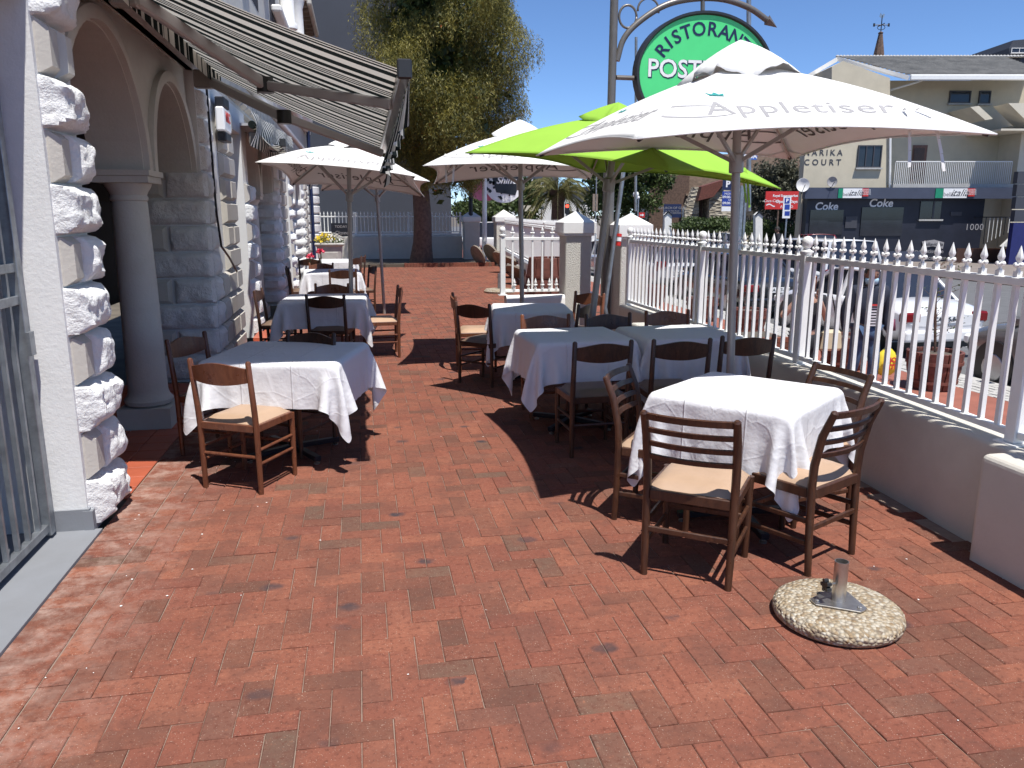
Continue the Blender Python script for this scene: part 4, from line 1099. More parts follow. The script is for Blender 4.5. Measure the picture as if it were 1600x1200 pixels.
tip = aty(1214, 43, SY); base = ac[-1]; wobj('arrow_tip', MB().tube([base, base+(tip-base)*.02, tip], [.03, .07, .002], 4), M['poledark'], sp)
c = aty(981, 26, SY); wobj('ring', MB().tube([c+Vector((.115*math.cos(a), 0, .135*math.sin(a))) for a in [2*math.pi*k/24 for k in range(25)]], .016, 8), M['poledark'], sp, smooth=True)
c = aty(1013, 16, SY); wobj('half_ring', MB().tube([c+Vector((.14*math.cos(a), 0, .14*math.sin(a))) for a in [math.pi*(k/16*1.1)-.2 for k in range(17)]], .014, 8), M['poledark'], sp, smooth=True)
wobj('stay', MB().tube([aty(963, 121, SY), aty(990, 122, SY)], .03, 10), M['poledark'], sp); wobj('stay', MB().tube([aty(1098, 0, SY), aty(1098, 26, SY)], .028, 10), M['poledark'], sp)
sg = thing('restaurant_sign', 'oval green restaurant sign with navy and white lettering above the umbrellas', 'sign', tuple(aty(1100, 118, SY)))
cc = Vector(sg.location); NA = 64; ea, eb = .95, .77
def oval(a, b, y): return [(cc.x+a*math.cos(2*math.pi*k/NA), y, cc.z+b*math.sin(2*math.pi*k/NA)) for k in range(NA)]
rm = MB(); rings = [oval(ea-.05, eb-.05, SY-.05), oval(ea-.03, eb-.03, SY-.085), oval(ea, eb, SY-.085), oval(ea+.005, eb+.005, SY+.085), oval(ea-.05, eb-.05, SY+.085)]
rm.grid(lambda i, j: rings[j][i], NA, 5, closed=True); wobj('sign_rim', rm, M['signedge'], sg, smooth='auto')
for yy in (SY-.055, SY+.055):
    wobj('sign_face', MB().add(oval(ea-.045, eb-.045, yy), [tuple(range(NA))]), M['signgreen'], sg)
word = 'RISTORANTE'; Aa = .70; Ab = .55
for ch, deg in zip(word, (150, 138, 127, 114.5, 100, 85, 71, 56.5, 43, 31)):
    ang = R(deg); px_, pz_ = Aa*math.cos(ang), Ab*math.sin(ang)
    tx, tz = -Aa*math.sin(ang), Ab*math.cos(ang); L_ = math.hypot(tx, tz); ux = Vector((-tx/L_, 0, -tz/L_)); nz_ = Vector((-ux.z, 0, ux.x))
    lettering(ch, .235, M['navy'], sg, cc+Vector((px_, -.058, pz_)), ux, nz_, bold=.004)
lettering('POSTICINO', .31, M['navy'], sg, cc+Vector((.006, -.0575, .044)), (1,0,0), (0,0,1), bold=.012)
lettering('POSTICINO', .31, M['printwhite'], sg, cc+Vector((0, -.0600, .05)), (1,0,0), (0,0,1), bold=.004)
def simple_pole(label, pts, r, mat, cat='pole', name='steel_pole', n=12):
    t = thing(name, label, cat, tuple(pts[0])); wobj('pole_shaft', MB().tube(pts, r, n), mat, t, smooth='auto'); return t
t = simple_pole('thin galvanised pole with red and white tape leaning beside the green umbrella', [(3.05, 9.15, 0), aty(945, 480, 9.2), aty(975, 262, 9.3), aty(985, 180, 9.3)], .026, M['galv'])
for (a, b, m) in (((966.0, 384), (966.8, 377), 'red'), ((966.8, 377), (967.5, 370), 'printwhite'), ((967.5, 370), (968.2, 365.5), 'red')):
    wobj('tape_band', MB().tube([aty(*a, 9.235), aty(*b, 9.24)], .030, 12), M[m], t)
simple_pole('second thin grey pole behind the sign, its top showing right of the oval', [aty(1170, 330, 12), aty(1170, -20, 12)], .035, M['galv'])
simple_pole('short thin grey pole showing left of the oval sign', [aty(993, 330, 12.5), aty(994, 58, 12.5)], .022, M['galv'])
t = simple_pole('black lamp post in front of the rear piers', [(atd(732, 403, 30).x, 29.0, 0), (atd(732, 403, 30).x, 29.0, 5)], .075, M['black'], 'lamp post', 'lamp_post')
t = simple_pole('white post carrying the two round shop signs', [Vector((aty(757, 400, 28).x, 28, 0)), aty(757, 250, 28)], .085, M['fence'])
# shop signs
def sign_disc(label, c, r, scal, mat, name='shop_sign'):
    t = thing(name, label, 'sign', tuple(c)); n = 96 if scal else 40
    pts = []
    for k in range(n):
        a = 2*math.pi*k/n; rr = r*(1+(.05*abs(math.sin(a*scal/2)) if scal else 0)); pts.append((c.x+rr*math.cos(a), c.z+rr*math.sin(a)))
    wobj('sign_board', MB().prism(pts, 1, c.y-.03, c.y+.03), mat, t); return t
c1 = aty(757, 284, 29); t = sign_disc('round scalloped pink shop sign with red script', c1, .66, 22, M['pink'])
lettering('Le Boudoir', .30, M['red'], t, c1+Vector((-.02, -.035, .1)), (1,0,0), (0,0,1), shear=.4)
lettering('beauty', .10, M['red'], t, c1+Vector((.1, -.035, -.15)), (1,0,0), (0,0,1), shear=.2) if False else None
c2 = aty(787, 285, 28.7); t = sign_disc('black and white floral shop sign with white script beside the pink one', c2, .72, 0, M['printwhite'])
wobj('sign_panel', MB().prism([(c2.x-.28, c2.z-.35), (c2.x+.42, c2.z-.45), (c2.x+.6, c2.z+.1), (c2.x+.35, c2.z+.55), (c2.x-.3, c2.z+.6), (c2.x-.42, c2.z+.15)], 1, c2.y-.045, c2.y-.032), M['black'], t)
lettering('Shine', .34, M['printwhite'], t, c2+Vector((.08, -.05, .06)), (1,0,0), (0,0,1), shear=.35, bold=.008)
fm = MB(); 
for k in range(26):
    a = random.uniform(2.2, 5.2); rr = random.uniform(.3, .66); q = c2+Vector((rr*math.cos(a), -.0465, rr*math.sin(a))); s = random.uniform(.03, .07)
    fm.add([(q.x+s*math.cos(b), q.y, q.z+s*math.sin(b)) for b in [k2*2*math.pi/5 for k2 in range(5)]], [(0,1,2,3,4)])
o = wobj('floral_print', fm, M['black'], t); tag(o, kind='stuff')

# ------------------------------------------------------------------ things stored along the side wall
dsc = [((746, 408), 29.0, .36, 66), ((768, 407), 26.5, .40, 60), ((786, 418), 24.3, .40, 48), ((802, 426), 21.6, .44, 40), ((812, 436), 18.8, .40, 34)]
labs = ['flat round wooden board lying at the far left of the stored row', 'round wooden board leaning second in the stored row by the side wall', 'round board with cross braces, third in the stored row', 'large round board on its edge, fourth in the stored row', 'round board half behind the umbrella pole, nearest of the stored row']
for (pp, y, r, tilt), l in zip(dsc, labs):
    g0 = atz(pp[0], pp[1]+8, 0); t = thing('wooden_disc', l, 'wooden board', (g0.x, g0.y, 0), 0, 'round boards stored along the side wall')
    Mx = Matrix.Translation(Vector((g0.x, g0.y, r*math.sin(R(tilt))+.02))) @ Matrix.Rotation(R(25), 4, 'Z') @ Matrix.Rotation(R(tilt), 4, 'Y')
    mb = MB().lathe([(r, 0), (r, .05)], n=28); mb.v = [tuple(Mx @ Vector(p)) for p in mb.v]; wobj('round_top', mb, M['floor'], t, smooth='auto')
    for q in (-.5, .5):
        mb = MB().box(-r*.8, r*.8, q*r-.03, q*r+.03, .052, .10); mb.v = [tuple(Mx @ Vector(p)) for p in mb.v]; wobj('brace', mb, M['kerb'], t)
g0 = atz(780, 457, 0); t = thing('umbrella_base', 'old round concrete umbrella base with stub tube beside the stored boards', 'umbrella stand', (g0.x, g0.y, 0))
obj('concrete_disc', MB().lathe([(.33, 0), (.34, .04), (.3, .08), (0, .09)], n=28), M['agg'], t, smooth='auto'); obj('tube', MB().tube([(0,0,.09), (0,0,.42)], .035), M['galv'], t)
g0 = atz(851, 452, 0); 
def barrel(label, x, y, z, r0, r1, h, cat='barrel planter', group='half barrel planters', name='barrel_planter', soil=True):
    t = thing(name, label, cat, (x, y, z), 0, group); n = 18
    for k in range(n):
        a0 = 2*math.pi*k/n+.02; a1 = 2*math.pi*(k+1)/n-.02; mb = MB()
        P_ = [(r*math.cos(a), r*math.sin(a), zz) for (r, zz) in ((r0, 0), ((r0+r1)/2+.02, h*.5), (r1, h)) for a in (a0, a1)]
        Q_ = [(r*.88*math.cos(a), r*.88*math.sin(a), zz) for (r, zz) in ((r0, 0), ((r0+r1)/2+.02, h*.5), (r1, h)) for a in (a0, a1)]
        mb.add(P_+Q_, [(0,1,3,2), (2,3,5,4), (7,6,8,9), (9,8,10,11), (4,5,11,10), (0,2,8,6), (2,4,10,8), (1,7,9,3), (3,9,11,5), (0,6,7,1)])
        obj('stave', mb, M['barrel'], t, bevel=.004)
    for zz, rr in ((h*.22, r0+(r1-r0)*.25+.018), (h*.72, r0+(r1-r0)*.75+.018)):
        obj('hoop', MB().grid(lambda i, j: ((rr+(.006 if j in (1, 2) else -.01)+.012*(j//2)*0)*math.cos(2*math.pi*i/24), (rr+(.006 if j in (1, 2) else -.01))*math.sin(2*math.pi*i/24), zz+(-.02, -.02, .02, .02)[j]), 24, 4, closed=True), M['barrel'], t, smooth='auto')
    if soil: obj('soil', MB().lathe([(r1*.9, h-.06), (r1*.5, h-.03), (0, h-.02)], n=18), M['soil'], t, smooth=True)
    return t
bx = aty(851, 400, 12.3).x
barrel('big red brown barrel behind the short white fence', bx+.1, 12.4, -.02, .42, .33, 1.05, 'barrel', None, 'wooden_barrel')
g1 = atz(1455, 606, ZS)
barrel('half barrel planter with a staked thin shrub, beside the white sedan', g1.x, g1.y, ZS, .26, .345, .50)
st = thing('staked_shrub', 'thin bare shrub tied to a wooden stake in the barrel by the white sedan', 'plant', (g1.x, g1.y, ZS+.4))
tops = aty(1462, 420, g1.y); wobj('stake', MB().tube([(g1.x, g1.y, ZS+.45), (tops.x, tops.y, tops.z)], .017, 6), M['bark'], st)
def leaf_cloud(name, pts, size, mat, parent, asp=.45, hang=None, loc=None, kind=None):
    n = len(pts); pts = np.array(pts); d = rng.normal(size=(n, 3)); d /= np.linalg.norm(d, axis=1, keepdims=True)
    if hang is not None: d = d*hang[0]; d[:, 2] -= hang[1]; d /= np.linalg.norm(d, axis=1, keepdims=True)
    o = rng.normal(size=(n, 3)); s = np.cross(d, o); s /= np.linalg.norm(s, axis=1, keepdims=True)+1e-9
    L = (size*rng.uniform(.6, 1.3, n))[:, None]; w = L*asp*.5
    V = np.stack([pts, pts+d*L*.5+s*w, pts+d*L, pts+d*L*.5-s*w], 1).reshape(-1, 3)
    if parent is not None: V = V-np.array(parent.matrix_basis.translation)
    me = bpy.data.meshes.new(name); me.vertices.add(4*n); me.vertices.foreach_set('co', V.ravel())
    me.loops.add(4*n); me.loops.foreach_set('vertex_index', np.arange(4*n)); me.polygons.add(n); me.polygons.foreach_set('loop_start', np.arange(n)*4); me.polygons.foreach_set('loop_total', np.full(n, 4))
    me.update(calc_edges=True); return link(name, me, mat, parent)
pp = []; br = MB()
for k in range(22):
    z = random.uniform(.1, 1.15); a = random.uniform(0, 6.28); L = random.uniform(.08, .3)
    s = Vector((g1.x+(tops.x-g1.x)*z/1.3, g1.y, ZS+.45+z)); e = s+Vector((L*math.cos(a)+.1, L*math.sin(a), .12))
    br.tube([s, e], [.005, .002], 4)
    for q in range(9): pp.append(tuple(s.lerp(e, random.uniform(.4, 1.1))+Vector((random.gauss(0, .02), random.gauss(0, .02), random.gauss(0, .02)))))
wobj('twigs', br, M['bark'], st); leaf_cloud('leaves', pp, .035, M['leafdark'], st)
for (px, py, l) in ((1315, 575, 'half barrel planter behind the passing man'), (1205, 522, 'half barrel planter seen through the fence left of the woman'), (1135, 500, 'half barrel planter behind the umbrella pole by the dark car'), (1060, 476, 'half barrel planter farthest along the kerb near the silver car')):
    g2 = atz(px, py, ZS); barrel(l, min(g2.x, 7.2), g2.y, ZS, .26, .345, .5)
# brick wall piece on the pavement seen through the far fence panel
rb = thing('low_brick_box', 'low red brick planter box on the pavement behind the fence', 'planter', (5.4, 11.2, ZS))
for i in range(7):
    for j in range(5):
        wobj('brick', MB().box(4.9+i*.225+(.1 if j % 2 else 0), 4.9+i*.225+.215+(.1 if j % 2 else 0), 11, 11.11, ZS+j*.08, ZS+j*.08+.072), M['brick'], rb)
wobj('soil', MB().box(4.95, 6.5, 11.111, 11.9, ZS, ZS+.36), M['soil'], rb)

# flower urn by the facade
u0 = aty(517, 420, 22.5); ur = thing('flower_urn', 'square stone urn full of yellow and white flowers at the end of the facade', 'planter', (u0.x, 22.5, 0))
x, y = u0.x, 22.5
mb = MB()
def sq(w, z): return [(x-w, y-w, z), (x+w, y-w, z), (x+w, y+w, z), (x-w, y+w, z)]
lv = [sq(.24, 0), sq(.26, .05), sq(.27, .1), sq(.33, .75), sq(.34, .86), sq(.39, .87), sq(.40, .93), sq(.36, .94)]
mb.grid(lambda i, j: lv[j][i], 4, len(lv), closed=True); mb.add(lv[-1], [(0,1,2,3)]); wobj('urn_body', mb, M['stone'], ur, bevel=.02)
wobj('urn_panel', MB().prism([(x-.19, .15), (x+.19, .15), (x+.23, .70), (x-.23, .70)], 1, y-.345, y-.30), M['stone'], ur, bevel=.01)
def blob(c, r, n): 
    q = rng.normal(size=(n, 3)); q /= np.linalg.norm(q, axis=1, keepdims=True); q *= rng.uniform(.4, 1, (n, 1))**.5; q[:, 2] = np.abs(q[:, 2]); return np.array(c)+q*np.array(r)
leaf_cloud('leaves', blob((x, y, .93), (.40, .40, .22), 900), .05, M['leafdark'], ur)
M['fyellow'] = P('yellow petals', (.75, .55, .03), .6); M['fwhite'] = P('white petals', (.75, .72, .65), .6); M['fpink'] = P('pink petals', (.75, .06, .12), .6)
leaf_cloud('flowers', blob((x-.12, y-.05, .98), (.30, .35, .22), 220), .055, M['fyellow'], ur, .9)
leaf_cloud('flowers', blob((x+.12, y-.05, .98), (.28, .35, .22), 200), .045, M['fwhite'], ur, .9)
for (px, py, yy, l) in ((501, 394, 16.3, 'pink geranium head beside the urn'), (484, 401, 15.9, 'pink geranium low against the facade')):
    c = aty(px, py, yy); t = thing('geranium', l, 'flower', (c.x, c.y, 0)); leaf_cloud('petals', blob(tuple(c), (.07, .07, .05), 90), .04, M['fpink'], t, .9)
    wobj('stem', MB().tube([(c.x, c.y, .0), (c.x, c.y, c.z)], .01, 5), M['leafdark'], t)
    leaf_cloud('leaves', blob((c.x, c.y, .25), (.15, .15, .4), 150), .06, M['leafdark'], t)
# menu board by the rear fence
c = aty(533, 359, 27.5); mbd = thing('menu_board', 'small black notice board with faint white writing by the urn', 'sign', (c.x, 27.5, 0))
wobj('board', MB().box(c.x-.32, c.x+.32, 27.48, 27.52, c.z-.22, c.z+.22), M['black'], mbd)
for sx in (-.28, .28): wobj('leg', MB().box(c.x+sx-.02, c.x+sx+.02, 27.49, 27.51, 0, c.z-.221), M['black'], mbd)
lettering('TODAY', .12, M['inkpale'], mbd, Vector((c.x, 27.475, c.z+.1)), (1,0,0), (0,0,1)); lettering('Closed', .16, M['inkpale'], mbd, Vector((c.x, 27.475, c.z-.1)), (1,0,0), (0,0,1), shear=.3)

# ------------------------------------------------------------------ trees
def tree_trunk(t, base, h, r, limbs=6, spread=1.0, top=None):
    mb = MB(); b = Vector(base); pts = [b+Vector((.08*math.sin(z*1.1), .06*math.cos(z*1.7), z)) for z in np.linspace(0, h, 9)]
    rs = [r*(1.25 if i == 0 else 1)*(1-.45*i/8) for i in range(9)]; mb.tube(pts, rs, 14)
    for k in range(limbs):
        a = 2*math.pi*k/limbs+random.random(); s = pts[5+k % 4]; e = s+Vector((math.cos(a)*spread, math.sin(a)*spread, spread*random.uniform(.8, 1.7))); m_ = s.lerp(e, .5)+Vector((0,0,.15))
        mb.tube([s, m_, e], [r*.4, r*.28, r*.1], 8)
    return wobj('trunk', mb, M['bark'], t, smooth='auto')
def crown_pts(c, rad, n, clumps=60, cr=.35, lowcut=None):
    out = []
    for k in range(clumps):
        d = rng.normal(size=3); d /= np.linalg.norm(d); cc_ = np.array(c)+d*np.array(rad)*rng.uniform(.45, 1.0)
        q = rng.normal(size=(n//clumps, 3)); q /= np.linalg.norm(q, axis=1, keepdims=True); q *= rng.uniform(.2, 1, (len(q), 1))**.4
        out.append(cc_+q*np.array(rad)*cr*rng.uniform(.6, 1.2))
    return np.concatenate(out)
bt = thing('weeping_tree', 'tall weeping tree with drooping olive foliage and sparse red blossom behind the umbrellas', 'tree', (2.02, 27.2, 0))
tree_trunk(bt, (2.02, 27.2, 0), 6.2, .34, 9, 1.3)
tc = aty(692, 120, 27.2); pts = []
axz = [(1.95, 3.0), (2.6, 2.4), (3.6, 3.3)]
for k in range(34000):
    z = rng.uniform(3.0, 12.5)
    rr = np.interp(z, [3.0, 3.8, 5, 6.5, 8.5, 10.5, 12.6], [.9, 1.7, 2.15, 2.45, 2.3, 2.2, 1.2])
    a = rng.uniform(0, 6.283)
    if mnoise.noise(Vector((rr*math.cos(a)*.75, rr*math.sin(a)*.75, z*.55))) < rng.uniform(-.42, -.08): continue
    lump = 1+.18*math.sin(a*3+z*1.3)+.14*math.sin(a*5-z*2.1)+.08*math.sin(z*4+a*2)
    f = rng.uniform(.35, 1)**.45; R_ = rr*lump*f
    p0 = np.array([tc.x+R_*math.cos(a), 27.2+R_*math.sin(a), z]); dr = np.array([math.cos(a), math.sin(a), 0])
    L = rng.uniform(.25, .75)
    m_ = int(6+L*10); tt = np.linspace(0, 1, m_)[:, None]
    pts.append(p0+dr*tt*.12+np.array([0, 0, -1])*tt**1.2*L+rng.normal(size=(m_, 3))*.035)
pts = np.concatenate(pts)
leaf_cloud('crown', pts, .125, M['leafolive'], bt, .16, (0.75, .75))
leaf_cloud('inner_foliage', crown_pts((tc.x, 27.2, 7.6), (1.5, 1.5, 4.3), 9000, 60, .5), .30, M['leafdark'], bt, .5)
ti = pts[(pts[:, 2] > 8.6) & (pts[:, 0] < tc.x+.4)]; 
leaf_cloud('yellow_tips', ti[rng.choice(len(ti), 5000)]+rng.normal(size=(5000, 3))*.2, .14, leafmat('yellow green tips', [(.22, .20, .03), (.36, .28, .03), (.16, .16, .03)]), bt, .25, (1, .3))  # yellower leaves on the upper left of the crown
rf = pts[rng.choice(len(pts), 260)]; leaf_cloud('blossom', rf, .09, M['red'], bt, .5)
def bushy(name, label, px0, px1, pyt, pyb, d, mat, n=9000, leaf=.16, cat='tree', trunk=True, depth=1.0):
    a = atd(px0, pyb, d); b = atd(px1, pyb, d); tp = atd((px0+px1)/2, pyt, d); c = (a+b)/2; w = (b-a).length/2; h = (tp.z-c.z)/2
    t = thing(name, label, cat, (c.x, c.y, -.6))
    if trunk: tree_trunk(t, (c.x, c.y, -.6), c.z+.6+h*.9, w*.09+.08, 5, w*.5)
    leaf_cloud('crown', crown_pts((c.x, c.y, c.z+h), (w, w*depth, h), n, 70), leaf, mat, t, .5); return t
bushy('broad_leaf_tree', 'dense dark green tree behind the poles under the green umbrella', 915, 1040, 225, 345, 48, M['leafdark'], 14000, .26)
bushy('broad_leaf_tree', 'dark tree just left of the palm between the white buildings', 800, 846, 280, 345, 60, M['leafdark'], 5000, .3)
bushy('olive_tree', 'grey green olive tree left of the cream apartment building', 1172, 1262, 245, 345, 46, M['leafgrey'], 12000, .2)
bushy('hedge_bush', 'low dark hedge in front of the stone church', 1055, 1145, 340, 362, 40, M['leafdark'], 5000, .16, 'hedge', False)
bushy('broad_leaf_tree', 'dark tree mass filling the gap right of the rear piers', 700, 800, 305, 350, 55, M['leafdark'], 5000, .3)
bushy('hedge_bush', 'low garden shrubs left of the olive tree behind the street', 1140, 1250, 345, 372, 43, M['leafdark'], 4000, .16, 'hedge', False)
# palm
pc = atd(872, 300, 52); pt = thing('palm_tree', 'date palm with drooping fronds in the middle distance', 'tree', (pc.x, pc.y, -.6))
wobj('trunk', MB().tube([(pc.x, pc.y, -.6), (pc.x, pc.y, pc.z-.6), (pc.x, pc.y, pc.z+.1)], [.45, .42, .7], 12), M['bark'], pt, smooth='auto')
for k in range(46):
    a = 2*math.pi*k/46*3.1+random.random()*.3; el = random.uniform(-.35, 1.2); L = random.uniform(2.3, 3.3); mb = MB()
    pr_ = None
    for i in range(15):
        s = i/14; out = L*s*math.cos(el*(1-s*.2)); z = L*s*math.sin(el)-1.9*s*s*s*1.0-.35*s*s
        c = Vector((pc.x+out*math.cos(a), pc.y+out*math.sin(a), pc.z+z)); sd_ = Vector((-math.sin(a), math.cos(a), 0)); wv = .42*math.sin(math.pi*min(1, s*.9+.1))
        if i:
            for q in (-1, 1):
                e = c+sd_*q*wv+Vector((math.cos(a)*.25, math.sin(a)*.25, -.28)); mb.add([c-Vector((0,0,.02)), c+Vector((math.cos(a)*.08, math.sin(a)*.08, 0)), e], [(0,1,2)])
                c2_ = (c+pr_)/2; e = c2_+sd_*q*wv+Vector((math.cos(a)*.25, math.sin(a)*.25, -.28)); mb.add([c2_, c2_+Vector((math.cos(a)*.08, math.sin(a)*.08, 0)), e], [(0,1,2)])
            mb.bar(pr_, c, .03, .03)
        pr_ = c
    wobj('frond', mb, M['leafpalm'], pt, fix=False)

# ------------------------------------------------------------------ buildings and street furniture across the road
class Front:
    """a thing whose main face looks back along the terrace view direction, d metres ahead"""
    def __init__(s, name, label, cat, px, d, zb=-.6, group=None):
        p = atd(px, 335, d); s.d = d; s.l0 = p.dot(_r); s.zb = zb
        base = _r*s.l0+FH*d; s.t = thing(name, label, cat, (base.x, base.y, zb), -YAW, group)
    def q(s, px, py, dd=0):
        p = atd(px, py, s.d+dd); return p.dot(_r)-s.l0, p.z-s.zb
    def box(s, name, px0, px1, py0, py1, y0, y1, mat, parent=None, bevel=0, label=None, ref=0):
        pm = (py0+min(py1, 400))/2; z1 = s.q(px0, py0, ref)[1]; z0 = 0 if py1 >= 999 else s.q(px1, py1, ref)[1]
        x0 = s.q(px0, pm, ref)[0]; x1 = s.q(px1, pm, ref)[0]
        return obj(name, MB().box(x0, x1, y0, y1, min(z0, z1), max(z0, z1)), mat, parent or s.t, bevel=bevel, label=label)
    def poly(s, name, pts, y0, y1, mat):
        return obj(name, MB().prism([s.q(*p) for p in pts], 1, y0, y1), mat, s.t)
    def text(s, body, size, px, py, y, mat, **k):
        me = text_mesh(body, size, **k); x, z = s.q(px, py)
        me.transform(Matrix.Translation((x, y, z)) @ Matrix.Rotation(math.pi/2, 4, 'X')); return link('lettering', me, mat, s.t)
    def window(s, px0, px1, py0, py1, y, frame, glass, nx=2, ny=1):
        x0, z1 = s.q(px0, py0); x1, z0 = s.q(px1, py1); w = .05
        mb = MB(); mb.box(x0, x1, y-.05, y+.03, z0, z0+w); mb.box(x0, x1, y-.05, y+.03, z1-w, z1)
        for i in range(nx+1):
            x = x0+(x1-x0-w)*i/nx; mb.box(x, x+w, y-.052, y+.028, z0+.002, z1-.002)
        f = obj('window', mb, frame, s.t)
        obj('pane', MB().box(x0+.02, x1-.02, y-.01, y+.0, z0+.02, z1-.02), glass, f)
        obj('sill', MB().box(x0-.06, x1+.06, y-.12, y+.02, z0-.08, z0-.003), M['kerb'], f)
cream = P('yellowish cream render', (.55, .49, .37), .85, 0, .06, 2, .2, 30); creampale = P('pale cream render', (.62, .57, .46), .85, 0, .06, 2)  # the second render is a paler, less yellow cream
rooft = NT('grey roof tile'); v_ = rooft.obj(); w_ = rooft.noise(1.6, v_, 5, .7)
rooft.l(rooft.ramp(w_, [(.3, (.10, .10, .098)), (.7, (.20, .195, .185))]), rooft.b.inputs['Base Color']); rooft.b.inputs['Roughness'].default_value = .9; rooft.bump(rooft.noise(7, v_, 4), .5, .04)
shopm = P('navy black shop paint', (.014, .016, .028), .5, 0, .3, 1); fascm = P('slate fascia', (.055, .065, .10), .5, 0, .1, 2); frm = P('dark window frame', (.05, .05, .06), .5)
mc = Front('apartment_building', 'cream apartment building with grey tiled roof and a navy corner shop across the street', 'building', 1420, 39)
Y0 = 0
mc.box('end_wall', 1255, 1387.5, 150, 999, 0, .6, cream); mc.box('end_wall', 1370, 1387.5, 150, 999, .602, 9, cream); 
mc.box('street_wall', 1388, 1640, 118, 999, 1.4, 9, cream)
mc.box('side_wall', 1579, 1640, 195, 999, -.3, 9, creampale)
mc.box('lower_wall', 1520, 1581, 294, 999, .55, 1.38, cream)
# gable under the roof
mc.poly('gable', [(1300, 150), (1391, 150), (1391, 122), (1318, 95), (1300, 104)], .02, 3.0, cream)
# roof: many courses of tiles, sloping back
xa, zt = mc.q(1318, 84, 3); xg, zg = mc.q(1410, 122); xe = mc.q(1640, 90)[0]
NRC = 16
for k in range(NRC):
    f0, f1 = k/NRC, (k+1)/NRC; z0_, z1_ = zg+(zt-zg)*f0, zg+(zt-zg)*f1; y0_, y1_ = .6+4.4*f0-.0, .6+4.4*f1
    xl0 = xg+(xa-xg)*f0; xl1 = xg+(xa-xg)*f1
    mb = MB().add([(xl0, y0_-1.3, z0_+.05), (xe, y0_-1.3, z0_+.05), (xe, y1_-1.3+.05, z1_+.02), (xl1, y1_-1.3+.05, z1_+.02), (xl0, y0_-1.3, z0_-.02), (xe, y0_-1.3, z0_-.02)], [(0,1,2,3), (4,5,1,0)]); obj('tile_course', mb, rooft.mat, mc.t)
x2, z2 = mc.q(1296, 103); 
mb = MB().add([(xa, 3.7, zt), (xg, -.7, zg), (xg-.05, -.72, zg-.22), (xa-.02, 3.7, zt-.22)], [(0,1,2,3)]); obj('barge_board', mb, M['capwhite'], mc.t)
mb = MB().add([(xa, 3.72, zt), (x2-.6, 1.2, z2-.2), (x2-.6, 1.2, z2-.38), (xa, 3.72, zt-.24)], [(0,1,2,3)]); obj('barge_board', mb, M['capwhite'], mc.t)
rb_ = MB()
for k in range(60): rb_.lathe([(.09, 0), (.1, .04), (.05, .1)], (xa+k*.17, 3.75, zt-.02), 6)
o = obj('ridge_tile', rb_, M['kerb'], mc.t); tag(o, kind='stuff')
obj('gutter', MB().box(xg-.02, xe, -.86, -.72, zg-.22, zg+.02), M['fence'], mc.t, bevel=.03)
obj('downpipe', MB().tube([Vector((mc.q(1430, 122)[0], -.7, zg-.2)), Vector((mc.q(1428, 130)[0], -.4, mc.q(0, 130)[1])), Vector((mc.q(1404, 137)[0], .7, mc.q(0, 137)[1])), Vector((mc.q(1394, 140)[0], 1.25, mc.q(0, 142)[1]))], .05), M['fence'], mc.t)
obj('downpipe', MB().tube([Vector((mc.q(1391, 140)[0], -.08, mc.q(0, 150)[1])), Vector((mc.q(1389, 298)[0], -.08, mc.q(0, 298)[1]))], .06), M['fence'], mc.t)
mc.window(1509, 1541, 135, 155, 1.36, frm, M['glass'], 1); mc.window(1557, 1573, 135, 156, 1.36, frm, M['glass'], 1)
mc.window(1341, 1375, 227, 262, -.03, frm, M['glass'], 3)
mc.box('balcony_door', 1446, 1469, 223, 285, 1.33, 1.38, M['wood'])
for k in range(2): mc.box('door_panel', 1449, 1466, 228+k*30, 252+k*30, 1.30, 1.328, M['darkwood'])
mc.box('balcony_slab', 1390, 1577, 288, 293.5, -.35, 1.39, M['kerb'])
x0_, zf_ = mc.q(1392, 288); x1_, zt_ = mc.q(1576, 254)
for k in range(62):
    x = x0_+(x1_-x0_)*k/61; obj('railing_bar', MB().box(x-.012, x+.012, -.30, -.276, zf_, zt_), M['capwhite'], mc.t)
obj('handrail', MB().box(x0_, x1_, -.31, -.265, zt_, zt_+.05), M['capwhite'], mc.t)
# upper balcony parapets, wedge shaped
mc.poly('parapet', [(1545, 168), (1640, 168), (1640, 205), (1583, 205)], -1.5, -.32, creampale)
mc.poly('parapet', [(1505, 170), (1518, 168), (1540, 188), (1528, 190)], -.6, 1.3, creampale)
mc.box('balcony_ceiling', 1535, 1640, 206, 209, -1.45, 1.38, creampale)
mc.text('MARIKA', .38, 1286, 239, -.012, frm, spacing=1.5, bold=.006); mc.text('COURT', .38, 1285, 254, -.012, frm, spacing=1.6, bold=.006)
# steps side
for k in range(11): 
    xx, zz = mc.q(1530+k*6, 340); obj('railing_bar', MB().box(xx-.012, xx+.012, -.6, -.575, .9+k*.09, zz), M['capwhite'] if k % 5 else M['black'], mc.t)
mc.box('handrail', 1512, 1584, 338.5, 340, -.62, -.58, M['black'])
mc.poly('stair_wall', [(1548, 384), (1583, 384), (1587, 347)], -.9, -.7, M['capwhite'])
